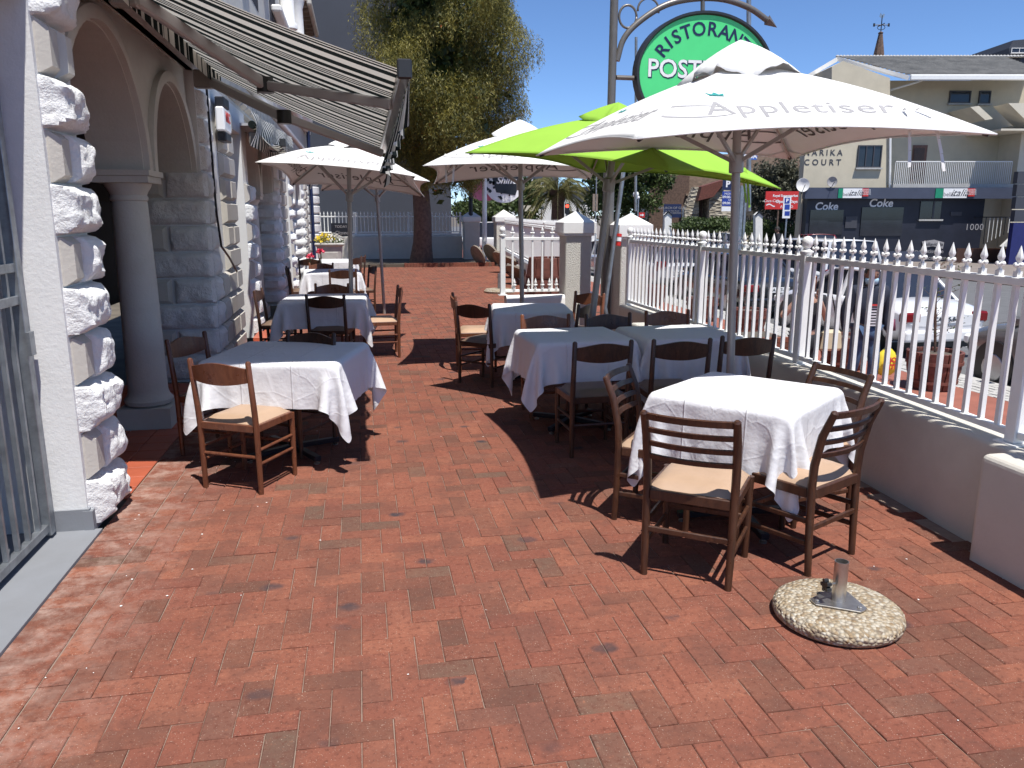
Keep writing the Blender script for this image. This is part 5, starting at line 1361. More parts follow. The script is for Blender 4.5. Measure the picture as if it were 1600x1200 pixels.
# shop
mc.box('shop_front', 1252, 1524, 305, 999, -.55, -.001, shopm)
mc.box('fascia', 1247, 1571, 294, 311, -.95, -.56, fascm)
mc.box('shop_window', 1258, 1309, 328, 366, -.60, -.552, M['glass']); mc.box('shop_window', 1337, 1401, 324, 368, -.60, -.552, M['glass'])
mc.box('shop_window', 1428, 1460, 315, 342, -.60, -.552, M['glass']); mc.box('window_sill', 1425, 1462, 342.5, 345, -.68, -.56, M['kerb'])
mc.box('window_mullion', 1447, 1449.5, 315, 342, -.62, -.601, frm)
mc.box('menu_case', 1313, 1331, 338, 356, -.60, -.56, frm); mc.box('ac_vent', 1475, 1492, 331, 337, -.60, -.56, frm)
mc.text('Coke', .50, 1284, 323, -.565, M['printwhite'], shear=.15, bold=.012); mc.text('Coke', .52, 1368, 318, -.565, M['printwhite'], shear=.15, bold=.012)
grn = P('flag green', (.01, .24, .13), .5)
for (a, b, c_, sc) in ((1300, 1304, 1333, .8), (1445, 1457, 1493, 1)):
    mc.box('sign_green_panel', a-(3 if sc < 1 else 0), b-.3, 295.5, 310, -.985, -.955, grn); mc.box('sign_white_panel', b, c_, 295.5, 310, -.985, -.955, M['printwhite'])
    mc.box('sign_red_panel', c_+.3, c_+(10 if sc < 1 else 12), 295.5, 307.5, -.985, -.955, M['red'])
    mc.text('bella', .27*sc, b+(c_-b)*.22, 304.5, -.99, M['ink'], bold=.002); mc.text('italia', .46*sc, b+(c_-b)*.68, 302.5, -.99, M['black'], shear=.4)
    for k in range(4): mc.text('TAKEAWAYS' if k % 2 else 'PIZZA PASTA', .085, c_+(5 if sc < 1 else 6), 297.5+k*2.3, -.99, M['printwhite'])
mc.text('1000', .42, 1512, 355, -.565, M['ink'], spacing=1.1)
mc.poly('wavy_sign', [(1431, 377), (1450, 374), (1465, 378), (1463, 388), (1448, 384), (1433, 386)], -.60, -.56, M['inkpale']); mc.text('bellavitalia', .23, 1448, 381, -.61, M['black'])
mc.text('FOOD', .3, 1420, 394, -.565, M['inkpale']); mc.text('Rotisserie', .26, 1448, 392, -.565, M['inkpale']); mc.text('Delicatessen', .26, 1448, 402, -.565, M['inkpale'])
mc.box('brown_hoarding', 1468, 1600, 386, 430, -1.5, -1.42, M['darkwood'])
mc.box('base_wall', 1300, 1430, 392, 999, -.70, -.60, fascm)
# spire with weather vane, on the roof behind
ws = Front('weather_vane_spire', 'slim dark spire with iron weather vane rising behind the tiled roof', 'spire', 1350, 44)
x, z = ws.q(1350, 85); x0, zt0 = ws.q(1352, 53)
obj('spire', MB().lathe([(.34, z-.6), (.28, z), (.11, zt0), (.14, zt0+.05), (.03, zt0+.12)], (0, 0, 0), 8), M['bark'], ws.t)
zt1 = ws.q(1353, 24)[1]
obj('rod', MB().tube([(0, 0, zt0), (0, 0, zt1)], .025, 6), M['black'], ws.t)
zc = ws.q(1352, 39)[1]
obj('cross_arm', MB().tube([(-.36, 0, zc), (.36, 0, zc)], .022, 6), M['black'], ws.t); obj('cross_arm', MB().tube([(0, -.36, zc), (0, .36, zc)], .022, 6), M['black'], ws.t)
for s in (-1, 1): obj('letter_plate', MB().box(s*.38-.05, s*.38+.05, -.01, .01, zc-.08, zc+.08), M['black'], ws.t)
obj('ornament', MB().tube([(.2*math.cos(a), 0, zc-.12+.12*math.sin(a)) for a in [2*math.pi*k/12 for k in range(13)]], .016, 5), M['black'], ws.t)
obj('cockerel', MB().prism([(-.14, zt1-.05), (-.05, zt1-.12), (.08, zt1-.1), (.13, zt1+.04), (.05, zt1+.08), (.0, zt1), (-.10, zt1+.12)], 1, -.012, .012), M['steel'], ws.t)
# tower block far right
tb_ = Front('tower_block', 'grey tower top with a window band showing above the roof at the right edge', 'building', 1600, 75)
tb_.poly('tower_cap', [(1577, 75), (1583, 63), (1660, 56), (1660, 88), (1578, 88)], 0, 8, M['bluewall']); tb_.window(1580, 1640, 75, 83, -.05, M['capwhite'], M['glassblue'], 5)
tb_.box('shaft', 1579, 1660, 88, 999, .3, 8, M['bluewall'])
# dark slatted blue wall near the right edge
sc_ = Front('slate_panel_wall', 'slate blue horizontal panel wall at the right edge beside the stairs', 'wall', 1595, 36)
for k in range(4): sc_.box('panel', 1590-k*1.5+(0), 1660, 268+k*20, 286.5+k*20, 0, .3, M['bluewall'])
sc_.box('lower_panel', 1581, 1660, 348, 999, .02, .3, P('deep blue panel', (.015, .02, .12), .5))
# satellite dishes
for (px, py, r, l) in ((1251, 289, 10.5, 'white satellite dish at the left end of the shop roof'), (1296, 284, 8, 'grey satellite dish against the cream end wall')):
    s_d = Front('satellite_dish', l, 'satellite dish', px, 38, 0); x, z = s_d.q(px, py); rr = r/1258*38
    mb = MB().lathe([(rr*.01, .10), (rr*.6, .06), (rr, 0), (rr*.98, -.02), (rr*.6, .03), (.01, .07)], n=24); mb.v = [(v[0], v[2], v[1]+z) for v in mb.v]
    obj('dish', mb, M['inkpale'] if r < 10 else M['capwhite'], s_d.t, smooth='auto'); obj('arm', MB().tube([(0, .0, z-rr*.9), (0, -.3, z)], .015, 5), M['black'], s_d.t); obj('mast', MB().tube([(0, .1, z), (0, .12, z-rr*1.3)], .03, 6), M['black'], s_d.t)
# red soft drink sign
rs = Front('soft_drink_sign', 'red shop sign with white script and a ribbon, left of the navy shop', 'sign', 1222, 37.5)
rs.box('sign_board', 1195, 1246, 299, 327, -.1, 0, M['red']); rs.text('Coca-Cola', .17, 1204, 314, -.105, M['printwhite'], shear=.3)
x, z = rs.q(1203, 321); obj('ribbon', MB().grid(lambda i, j: (x-.2+.4*i/10, -.104, z+.05*math.sin(i/10*5)+(.03 if j else -.02)), 11, 2), M['printwhite'], rs.t, fix=False)
rs.text('Royal Supermarket', .15, 1226, 306, -.105, M['printwhite'], bold=.004); rs.text('Open 7 Days', .19, 1228, 315, -.105, M['printwhite'], bold=.004); rs.text('A. TEKO', .16, 1228, 323, -.105, M['printwhite'])
rs.box('sign_leg', 1212, 1214, 327, 999, -.08, -.02, M['bark'])
# stone church with a brown roof
stm = NT('rubble stone'); v_ = stm.obj(); vo = stm.node('ShaderNodeTexVoronoi'); vo.inputs['Scale'].default_value = 3.0; mp = stm.node('ShaderNodeMapping'); mp.inputs['Scale'].default_value = (1, 1, 2.2); stm.l(v_, mp.inputs[0]); stm.l(mp.outputs[0], vo.inputs['Vector'])
sp_ = stm.node('ShaderNodeSeparateColor'); stm.l(vo.outputs['Color'], sp_.inputs[0]); stm.l(stm.ramp(sp_.outputs[0], [(0, (.20, .17, .13)), (.5, (.38, .34, .27)), (1, (.50, .46, .38))]), stm.b.inputs['Base Color']); stm.b.inputs['Roughness'].default_value = .9; stm.bump(vo.outputs['Distance'], .8, .1)
ch = Front('stone_church', 'rubble stone church with a brown tiled roof behind the olive tree', 'church', 1140, 52)
ch.box('nave_wall', 1035, 1290, 300, 999, 2, 12, stm.mat)
ch.box('dark_wall', 1020, 1082, 235, 999, 1.2, 1.9, M['bark'])
ch.poly('buttress', [(1070, 400), (1070, 330), (1086, 292), (1092, 292), (1092, 400)], 0, 1.1, stm.mat)
ch.poly('porch_wall', [(1105, 400), (1105, 312), (1130, 290), (1150, 305), (1150, 400)], -.5, 1.1, stm.mat)
ch.poly('porch_roof', [(1086, 314), (1092, 292), (1132, 280), (1110, 308)], -.8, 1.0, M['barrel'])
ch.box('door', 1076, 1102, 312, 999, 1.12, 1.18, M['bark'])
xr0, zr0 = ch.q(1150, 305); xr1, zr1 = ch.q(1320, 225)
brt = P('brown roof tiles', (.21, .155, .115), .9, 0, .3, 3, .3, 12)
for k in range(22):
    z0_ = zr0+(zr1-zr0)*k/22; obj('tile_course', MB().box(xr0-3, xr1, 1.0+k*.35, 1.5+k*.35, z0_, z0_+(zr1-zr0)/22*.9), brt, ch.t)
# notice board, lamp, arrow sign, street signs
nb = Front('church_notice_board', 'navy notice board with pale lettering in front of the church', 'sign', 1050, 42)
nb.box('board', 1037, 1064, 319, 340, -.05, 0, M['navy']); nb.box('post', 1035, 1036.2, 325, 999, -.05, 0, M['galv']); nb.box('post', 1065, 1066.3, 325, 999, -.05, 0, M['galv'])
nb.text('CHURCH OF GOD', .17, 1050, 325, -.06, M['inkpale']); nb.text('on the Main Road', .10, 1050, 329.5, -.06, M['inkpale']); nb.text('SUNDAY SERVICES', .12, 1050, 333, -.06, M['inkpale']) 
lp = Front('street_lamp', 'white globe street lamp with a red arrow sign below it', 'street lamp', 996, 34)
lp.box('pole_shaft', 995.3, 997, 308, 999, -.04, .04, M['galv'])
x, z = lp.q(993.5, 304); obj('globe', MB().lathe([(.02, -.13), (.1, -.09), (.13, 0), (.1, .09), (.02, .13)], (x, 0, z), 14), M['printwhite'], lp.t, smooth=True); x, z = lp.q(997, 308.5); obj('globe', MB().lathe([(.02, -.07), (.06, -.04), (.07, 0), (.05, .05), (.01, .07)], (x, 0, z), 12), M['printwhite'], lp.t, smooth=True)
lp.box('arrow_plate', 998, 1007, 332, 340, -.06, -.04, M['red']); lp.poly('arrow', [(999.5, 335.3), (1003, 335.3), (1003, 333.8), (1006, 336), (1003, 338.2), (1003, 336.8), (999.5, 336.8)], -.07, -.061, M['printwhite'])
for (px, w_, l) in ((970, 2, 'signpost'),): pass
pk_ = Front('parking_sign', 'tall blue and white parking hours sign half behind the umbrella pole', 'sign', 1140, 24)
pk_.box('post', 1155, 1160, 290, 999, .0, .09, M['galv']); pk_.box('sign_plate', 1129, 1153, 280, 297, -.03, 0, M['navy']); pk_.box('sign_plate', 1128, 1153, 299, 322, -.03, 0, P('parking blue', (.02, .05, .30), .4)); pk_.box('sign_plate', 1127, 1153, 323, 330, -.03, 0, M['printwhite'])
pk_.text('MON-FRI', .09, 1141, 303, -.035, M['printwhite']); pk_.text('09:00-17:00', .10, 1141, 308, -.035, M['printwhite'], bold=.002); pk_.text('SAT', .08, 1141, 312.5, -.035, M['printwhite']); pk_.text('09:00-13:00', .10, 1141, 317.5, -.035, M['printwhite'], bold=.002); pk_.text('P', .25, 1137, 288, -.035, M['printwhite'], bold=.01)
pk_.box('meter_arm', 1152, 1168, 295, 298, .02, .06, M['galv'])
pm_ = Front('parking_sign', 'narrow white sign with three blue parking panels left of the navy shop', 'sign', 1229, 30)
pm_.box('post', 1227.5, 1229.5, 306, 999, .01, .06, M['galv']); pm_.box('sign_plate', 1223, 1235, 307, 341, -.03, 0, M['printwhite'])
for k in range(3): pm_.box('blue_panel', 1225.5, 1233.5, 309+k*10.5, 318+k*9.5, -.036, -.031, P('parking blue', (.02, .05, .30), .4))
pm_.text('P', .17, 1229.5, 313.5, -.04, M['printwhite'], bold=.008)
da = Front('party_poster', 'small blue election poster on a pole behind the umbrella pole', 'poster', 1165, 27)
da.box('poster_board', 1140, 1183, 240, 249.5, -.02, 0, P('poster blue', (.02, .12, .50), .4)); da.text('VOTE', .17, 1152, 244.5, -.025, M['printwhite'], bold=.004); da.text('DA', .19, 1176, 244.5, -.025, M['printwhite'], bold=.008)
x, z = da.q(1166, 245); obj('round_emblem', MB().prism([(x+.1*math.cos(a), z+.09*math.sin(a)) for a in [k*math.pi/8 for k in range(16)]], 1, -.026, -.021), M['printwhite'], da.t); da.box('pole_shaft', 1163, 1166, 249.5, 999, .0, .06, M['galv'])
# churchyard railings
cr_ = Front('iron_railings', 'black spiked iron railings on a low stone wall in front of the church', 'fence', 1200, 44)
xx0, zz0 = cr_.q(1140, 364); xx1, zz1 = cr_.q(1256, 340); ib = MB()
cr_.box('stone_base', 1140, 1256, 364, 999, -.1, .3, stm.mat)
for k in range(40): x = xx0+(xx1-xx0)*k/39; ib.box(x-.02, x+.02, .08, .12, zz0, zz1+(.12 if k % 2 else 0))
ib.box(xx0, xx1, .07, .13, zz1-.16, zz1-.12); ib.box(xx0, xx1, .07, .13, zz0+.1, zz0+.14); o = obj('railing_bars', ib, M['black'], cr_.t); tag(o, kind='stuff')
for (px, l) in ((1044, 'small white gable topped box left of the church notice board'), (1226-40, 'small white gable topped pier by the church railings')):
    gp = Front('gable_pier', l, 'pier', px, 40); gp.poly('pier_body', [(px-5.5, 400), (px-5.5, 336), (px, 331), (px+5.5, 336), (px+5.5, 400)], 0, .4, M['capwhite'])
    gp.poly('gable_trim', [(px-6.5, 338), (px-6.5, 336), (px, 329), (px+6.5, 336), (px+6.5, 338), (px, 332.5)], -.05, -.005, M['black'])
# far buildings behind the palm
def farb(label, px0, px1, pyt, d, mat, wins, name='far_building'):
    f = Front(name, label, 'building', (px0+px1)/2, d); f.box('wall', px0, px1, pyt, 999, 0, 8, mat)
    for w in wins: f.window(*w, -.04, M['capwhite'] if mat is not M['capwhite'] else frm, M['glass'], 2)
    return f
farb('white block peeping above the middle umbrella right of the tree', 788, 806, 179, 95, M['capwhite'], [(791, 796, 184, 190), (799, 804, 184, 190)])
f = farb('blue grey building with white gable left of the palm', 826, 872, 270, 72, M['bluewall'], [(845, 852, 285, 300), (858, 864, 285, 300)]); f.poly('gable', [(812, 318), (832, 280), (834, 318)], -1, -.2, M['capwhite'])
farb('white shop front with pale signboards under the palm', 815, 900, 312, 64, M['capwhite'], [(822, 838, 330, 345), (862, 872, 332, 346), (885, 896, 330, 345)])
sgb = Front('shop_signboard', 'blank white signboard under the palm fronds', 'sign', 853, 60); sgb.box('board', 840, 867, 310, 327, 0, .1, M['capwhite']); sgb.box('post', 845, 846.5, 327, 999, .02, .08, M['bark']); sgb.box('post', 862, 863.5, 327, 999, .02, .08, M['bark'])
sgb = Front('shop_signboard', 'small pinkish signboard left of the blank white one', 'sign', 826, 58); sgb.box('board', 818, 836, 321, 330, 0, .1, creampale); sgb.box('post', 826, 827.5, 330, 999, .02, .08, M['bark'])
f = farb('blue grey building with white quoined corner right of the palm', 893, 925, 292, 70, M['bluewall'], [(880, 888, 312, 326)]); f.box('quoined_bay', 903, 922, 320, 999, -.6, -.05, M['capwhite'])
tl = Front('traffic_light', 'traffic light showing red in front of the palm', 'traffic light', 886, 48)
tl.box('housing', 882.5, 889.5, 318, 334, -.12, .06, M['blackpl']); tl.box('post', 885, 887, 334, 999, -.04, .04, M['galv'])
em = bpy.data.materials.new('red lamp'); em.use_nodes = True; b_ = em.node_tree.nodes['Principled BSDF']; b_.inputs['Base Color'].default_value = (.8, .03, .02, 1); b_.inputs['Emission Color'].default_value = (1, .06, .03, 1); b_.inputs['Emission Strength'].default_value = 3
x, z = tl.q(886, 322)
for k, m_ in enumerate((em, M['black'], M['black'])): obj('lamp_lens', MB().prism([(x+.1*math.cos(a), z-k*.2+.1*math.sin(a)) for a in [q*math.pi/8 for q in range(16)]], 1, -.13, -.121), m_, tl.t)
bs = Front('street_pole', 'thin pole with two beige boards strapped to it left of the sign pole', 'pole', 930, 26); bs.box('pole_shaft', 930.2, 931.8, 270, 999, .02, .05, M['galv']); bs.box('board', 926, 930, 303, 330, 0, .015, M['floor']); bs.box('board', 931, 934, 303, 330, 0, .015, M['floor'])

# ------------------------------------------------------------------ cars
def paint(n, c): return P(n, c, .25, 0, .02, 3, coat=1.0)
TYRE = P('tyre rubber', (.015, .015, .016), .85); RIM = P('alloy rim', (.45, .45, .46), .3, .8)
LAMP = P('red tail lamp', (.16, .008, .010), .12)
def car(label, cx, cy, L, Wd, H, mat, kind='sedan', plate=None, name='parked_car', rz=0, cat='car', darklow=False):
    t = thing(name, label, cat, (cx, cy, ZR), rz); h = Wd/2; r = .31
    if kind == 'sedan':
        st = [(-L/2, .55, .74, .84), (-L/2+.06, .35, .84, .92), (-L/2+.35, .24, .93, .97), (-L/2+.9, .22, .96, 1), (-L*.12, .2, .94, 1), (L*.15, .2, .93, 1), (L*.27, .22, .92, .99), (L/2-.45, .24, .84, .95), (L/2-.1, .3, .72, .86), (L/2, .42, .60, .74)]
        gh = [(-L*.335, 0), (-L*.20, 1), (L*.04, 1.0), (L*.22, 0)]
    else:
        st = [(-L/2, .5, .86, .88), (-L/2+.08, .32, .98, .97), (-L/2+.5, .26, 1.0, 1), (-L*.1, .24, .99, 1), (L*.2, .24, .98, 1), (L*.28, .26, .97, .99), (L/2-.4, .28, .90, .95), (L/2-.08, .34, .76, .86), (L/2, .45, .64, .76)]
        gh = [(-L*.475, 0), (-L*.44, 1), (L*.10, 1), (L*.26, 0)]
    mb = MB(); rows = []
    for (y, zb, zt, wf) in st:
        w = h*wf; rows.append([(-w*.90, y, zb), (-w*.985, y, zb+.10), (-w, y, (zb+zt)*.5), (-w*.985, y, zt-.09), (-w*.9, y, zt-.02), (-w*.55, y, zt+.015), (0, y, zt+.03), (w*.55, y, zt+.015), (w*.9, y, zt-.02), (w*.985, y, zt-.09), (w, y, (zb+zt)*.5), (w*.985, y, zb+.10), (w*.90, y, zb)])
    mb.grid(lambda i, j: rows[j][i], 13, len(rows), closed=True); mb.add(rows[0], [tuple(range(13))]); mb.add(rows[-1], [tuple(range(13))[::-1]])
    body = obj('body', mb, mat, t, smooth='auto'); m = body.modifiers.new('sub', 'SUBSURF'); m.levels = m.render_levels = 1
    zb_ = .90 if kind == 'sedan' else .95
    g = MB(); rows = []
    for (y, f) in gh:
        z = zb_+(H-zb_)*f; w = h*(.90-.20*f); rows.append([(-w-.0, y, z-(.03 if f else 0)), (-w*.9, y, z), (0, y, z+.03*f), (w*.9, y, z), (w, y, z-(.03 if f else 0))])
    rows_b = [[(-h*.9, y, zb_-.06), (-h*.8, y, zb_-.07), (0, y, zb_-.07), (h*.8, y, zb_-.07), (h*.9, y, zb_-.06)] for (y, f) in gh]
    n = len(gh)
    for j in range(n-1):
        a, b = rows[j], rows[j+1]; 
        for i in range(4): g.add([a[i], a[i+1], b[i+1], b[i]], [(0,1,2,3)])
        for (i, s) in ((0, -1), (4, 1)): g.add([a[i], b[i], rows_b[j+1][i], rows_b[j][i]], [(0,1,2,3)])
    obj('glass_house', g, M['glassblue'], t)
    rf_ = MB(); a, b = rows[1], rows[2]; up = Vector((0, 0, .022))
    ya, yb = gh[1][0], gh[2][0]; w = h*.71
    rf_.grid(lambda i, j: (w*(i/6*2-1), ya-.03+(yb-ya+.06)*j/4, H+.012+.035*(1-(i/6*2-1)**2)-.012*abs(j/2-1)), 7, 5)
    o = obj('roof', rf_, mat, t, smooth=True); m = o.modifiers.new('s', 'SOLIDIFY'); m.thickness = .03
    for s in (-1, 1):
        for (j0, j1) in ((0, 1), (3, 2)):
            i = 0 if s < 0 else 4; a = Vector(rows[j0][i]); b = Vector(rows[j1][i]); obj('pillar', MB().bar(a+Vector((s*.01, 0, -.02)), b+Vector((s*.01, 0, .02)), .07, .06), mat, t, bevel=.01)
        ym = (gh[1][0]+gh[2][0])/2; obj('pillar', MB().bar((s*h*.905, ym, zb_-.03), (s*h*.715, ym, H-.02), .05, .08), mat, t)
        obj('door_line', MB().box(s*h*1.0-.004*s, s*h*1.0+.004*s, ym-.008, ym+.008, .38, zb_-.08), M['black'], t)
        obj('door_handle', MB().box(s*(h-.004), s*(h+.02), ym-.28, ym-.12, zb_-.16, zb_-.13), mat, t, bevel=.006)
        obj('side_mirror', MB().box(s*(h+.0), s*(h+.17), L*.17, L*.20+.06, zb_+.02, zb_+.14), mat, t, bevel=.03)
        obj('tail_light', MB().box(s*h*.56, s*h*.93, -L/2-.012 if kind == 'sedan' else -L/2+.0, -L/2+.16, .62 if kind == 'sedan' else .72, .80 if kind == 'sedan' else 1.02), LAMP, t, bevel=.03)
        obj('headlight', MB().box(s*h*.5, s*h*.86, L/2-.14, L/2+.0, .55, .68), M['printwhite'], t, bevel=.03)
        for yy in (-L*.31, L*.31):
            wo_ = obj('wheel', MB().tube([(s*(h-.20), yy, r), (s*(h-.0), yy, r)], [r, r], 24), TYRE, t, smooth='auto', bevel=.02)
            obj('rim', MB().tube([(s*(h-.01), yy, r), (s*(h+.012), yy, r)], [r*.66, r*.6], 14), RIM, wo_, smooth='auto')
            obj('wheel_arch', MB().tube([(s*(h-.18), yy, r+.02), (s*(h+.004), yy, r+.02)], [r*1.17, r*1.15], 24), M['blackpl'], t, smooth='auto')
    if kind != 'van': obj('rear_bumper', MB().box(-h*.92, h*.92, -L/2-.06, -L/2+.12, .30, .50), mat if not darklow else M['blackpl'], t, bevel=.05, seg=3)
    obj('under_bumper', MB().box(-h*.85, h*.85, -L/2+.02, -L/2+.2, .2, .31), M['blackpl'], t)
    obj('rear_window', MB().box(-.02, .02, 0, .01, 0, .01), M['black'], t) if False else None
    if plate:
        obj('plate', MB().box(-.25, .25, -L/2-.022, -L/2-.0, .62, .74), M['printwhite'], t)
        me = text_mesh(plate, .10, bold=.002); me.transform(Matrix.Translation((0, -L/2-.026, .68)) @ Matrix.Rotation(math.pi/2, 4, 'X')); link('lettering', me, M['black'], t)
    return t
car('white sedan parked at the kerb behind the passing man', 9.62, 13.75, 4.4, 1.72, 1.40, paint('white car paint', (.75, .75, .76)), 'sedan', 'CA 195-811')
car('dark grey hatchback at the right edge, nose towards the white sedan', 9.45, 8.1, 4.0, 1.72, 1.45, paint('grey car paint', (.15, .145, .135)), 'van', None)
car('black sedan parked ahead of the white one, seen through the fence by the umbrella pole', 9.55, 19.2, 4.6, 1.78, 1.42, paint('black car paint', (.012, .013, .016)), 'sedan', 'CA 407-223')
car('silver hatchback parked farther along the kerb', 9.5, 24.6, 4.1, 1.72, 1.46, paint('silver car paint', (.42, .43, .45)), 'van', 'CY 318-40')
car('white sport utility vehicle driving away in the near lane', 12.5, 20.6, 4.5, 1.82, 1.72, paint('white car paint', (.72, .73, .74)), 'van', 'WS 24409', 'moving_car')
car('small white hatchback farther down the street, left of the umbrella pole', 18.2, 38.5, 4.0, 1.7, 1.46, paint('white car paint', (.72, .73, .74)), 'van', None, 'moving_car', R(-60))
car('dark red car in front of the navy shop, only its roof showing', 20.6, 33.6, 4.0, 1.6, 1.50, paint('red car paint', (.16, .012, .015)), 'sedan', None, 'parked_car', R(-14))
car('silver car beyond the far fence panel, left of the black one', 9.5, 29.8, 4.2, 1.72, 1.42, paint('silver car paint', (.42, .43, .45)), 'sedan', None)
car('white van by the white buildings under the palm', 8.2, 52, 4.6, 1.9, 1.9, paint('white car paint', (.72, .73, .74)), 'van', None, 'parked_van', R(70), 'van')

# ------------------------------------------------------------------ people on the pavement
def skin(name, V, Ed, rad, mat, parent, root=0, sub=2):
    me = bpy.data.meshes.new(name); me.from_pydata(V, Ed, []); o = link(name, me, mat, parent)
    o.modifiers.new('skin', 'SKIN').use_smooth_shade = True
    for i, sv in enumerate(me.skin_vertices[0].data):
        r = rad[i]; sv.radius = (r, r) if not isinstance(r, tuple) else r; sv.use_root = (i == root)
    m = o.modifiers.new('sub', 'SUBSURF'); m.levels = m.render_levels = sub
    return o
def person(label, loc, rz, ht, J, top, legs, hairm, skinm, shoe, hairlen=0, jacket=1.0, female=False):
    t = thing('person', label, 'person', loc, rz); s = ht/1.75
    g = lambda k: tuple(c*s for c in J[k])
    names = ['pelvis','waist','chest','neckb','neck','shl','ell','wrl','shr','elr','wrr','hpl','knl','anl','tol','hpr','knr','anr','tor','headb']
    V = [g(k) for k in names]; ix = {k: i for i, k in enumerate(names)}
    E_ = [('pelvis','waist'),('waist','chest'),('chest','neckb'),('neckb','neck'),('neck','headb'),('chest','shl'),('shl','ell'),('ell','wrl'),('chest','shr'),('shr','elr'),('elr','wrr'),('pelvis','hpl'),('hpl','knl'),('knl','anl'),('anl','tol'),('pelvis','hpr'),('hpr','knr'),('knr','anr'),('anr','tor')]
    Rr = dict(pelvis=(.13,.10), waist=(.125,.095), chest=(.15,.11), neckb=.065, neck=.052, shl=.06, ell=.042, wrl=.028, shr=.06, elr=.042, wrr=.028, hpl=.085, knl=.055, anl=.038, tol=.032, hpr=.085, knr=.055, anr=.038, tor=.032, headb=.05)
    def rr(k, f=1, a=0): 
        r = Rr[k]; return tuple((x*f+a)*s for x in r) if isinstance(r, tuple) else (r*f+a)*s
    skin('body', V, [(ix[a], ix[b]) for a, b in E_], [rr(k) for k in names], skinm, t)
    # head, one smooth shape with face relief
    hc = Vector(g('head')); nu, nv = 26, 22; hm = MB(); hr = .098*s
    def Hd(i, j):
        th = math.pi*j/(nv-1); ph = 2*math.pi*i/nu; x = math.sin(th)*math.sin(ph); y = math.sin(th)*math.cos(ph); z = math.cos(th)
        k = 1-.16*max(0, -z)**1.2; X = x*hr*.80*k; Y = y*hr*1.0*(1-.06*max(0, -z)); Z = z*hr*1.22
        if y > .2:
            nose = math.exp(-((x/.13)**2+((z+.12)/.20)**2))*.022*s; eye = -math.exp(-(((abs(x)-.34)/.16)**2+((z-.06)/.12)**2))*.009*s; brow = math.exp(-((x/.5)**2+((z-.24)/.1)**2))*.005*s; lip = math.exp(-((x/.25)**2+((z+.48)/.07)**2))*.007*s; chin = math.exp(-((x/.25)**2+((z+.85)/.15)**2))*.010*s
            Y += nose+eye+brow+lip+chin
        return hc+Vector((X, Y, Z))
    hm.grid(Hd, nu, nv, closed=True); obj('head', hm, skinm, t, smooth=True)
    for q in (-1, 1):
        obj('ear', MB().lathe([(.006, -.03), (.014, -.01), (.016, .012), (.008, .03)], (hc.x+q*hr*.80, hc.y-.005, hc.z-.01), 8), skinm, t, smooth=True)
        obj('eye', MB().lathe([(.001, -.006), (.011, -.003), (.011, .003), (.001, .006)], (hc.x+q*.031*s, hc.y+hr*.90, hc.z+.008), 10), M['black'], t, smooth=True)
    hh = MB()
    def Hr(i, j):
        th = math.pi*(.0+(.55+hairlen*.25)*j/13); ph = 2*math.pi*i/nu; x = math.sin(th)*math.sin(ph); y = math.sin(th)*math.cos(ph); z = math.cos(th); k = 1.09+.03*math.sin(ph*9)*(j > 6)
        if y > .25: z = max(z, .38+.1*abs(x)); 
        return hc+Vector((x*hr*.82*k, min(y, .95)*hr*1.02*k-.004, z*hr*1.24*k-(hairlen*.12*s*max(0, j-8)/5 if y < .25 else 0)))
    hh.grid(Hr, nu, 14, closed=True); obj('hair', hh, hairm, t, smooth=True)
    # clothes
    cs = ['pelvis','waist','chest','neckb','shl','ell','wrl','shr','elr','wrr']; ci = {k: i for i, k in enumerate(cs)}
    CV = [g(k) for k in cs]; full = jacket >= 1
    for side in ('l', 'r'):
        if full: w_, e_ = Vector(g('wr'+side)), Vector(g('el'+side)); CV[ci['wr'+side]] = tuple(w_.lerp(e_, .10))
        else: w_, e_ = Vector(g('el'+side)), Vector(g('sh'+side)); CV[ci['el'+side]] = tuple(w_.lerp(e_, .35)); CV[ci['wr'+side]] = tuple(w_.lerp(e_, .28))
    CR = [rr(k, 1.10, .036 if full else .008) for k in cs]
    CR[ci['wrl']] = CR[ci['wrr']] = .046*s if full else .055*s; CR[ci['neckb']] = .075*s
    skin('jacket' if full else 'top', CV, [(ci[a], ci[b]) for a, b in E_ if a in ci and b in ci], CR, top, t)
    ls = ['pelvis','hpl','knl','anl','hpr','knr','anr']; li = {k: i for i, k in enumerate(ls)}
    skin('trousers', [g(k) for k in ls], [(li[a], li[b]) for a, b in E_ if a in li and b in li], [rr('pelvis', 1.04, .01), rr('hpl', 1.08, .01), rr('knl', 1.05, .018), .062*s, rr('hpr', 1.08, .01), rr('knr', 1.05, .018), .062*s], legs, t)
    for q in ('l', 'r'):
        a = Vector(g('an'+q)); b = Vector(g('to'+q)); sh = MB(); d = b-a; d.z = 0; d.normalize()
        sh.tube([a-d*.05*s-Vector((0,0,.03*s)), a+Vector((0,0,-.02*s)), b+Vector((0,0,-.005*s)), b+d*.06*s], [.045*s, .055*s, .045*s, .02*s], 10); obj('shoe', sh, shoe, t, smooth=True)
        w_ = Vector(g('wr'+q)); e_ = Vector(g('el'+q)); dd = (w_-e_).normalized(); sx = dd.cross(Vector((0, 1, 0))).normalized() if abs(dd.y) < .9 else dd.cross(Vector((1,0,0))).normalized(); sy = sx.cross(dd)
        hmn = MB(); pts = [w_, w_+dd*.035*s, w_+dd*.085*s]; hmn.tube(pts, [.024*s, .036*s, .032*s], 8)
        for fi, (o_, ln) in enumerate(((-.024, .062), (-.008, .075), (.009, .070), (.025, .055))):
            b0 = w_+dd*.08*s+sy*o_*s; b1 = b0+dd*ln*.5*s+sx*.008*s; b2 = b1+dd*ln*.3*s+sx*.025*s; hmn.tube([b0, b1, b2], [.0095*s, .0085*s, .006*s], 6)
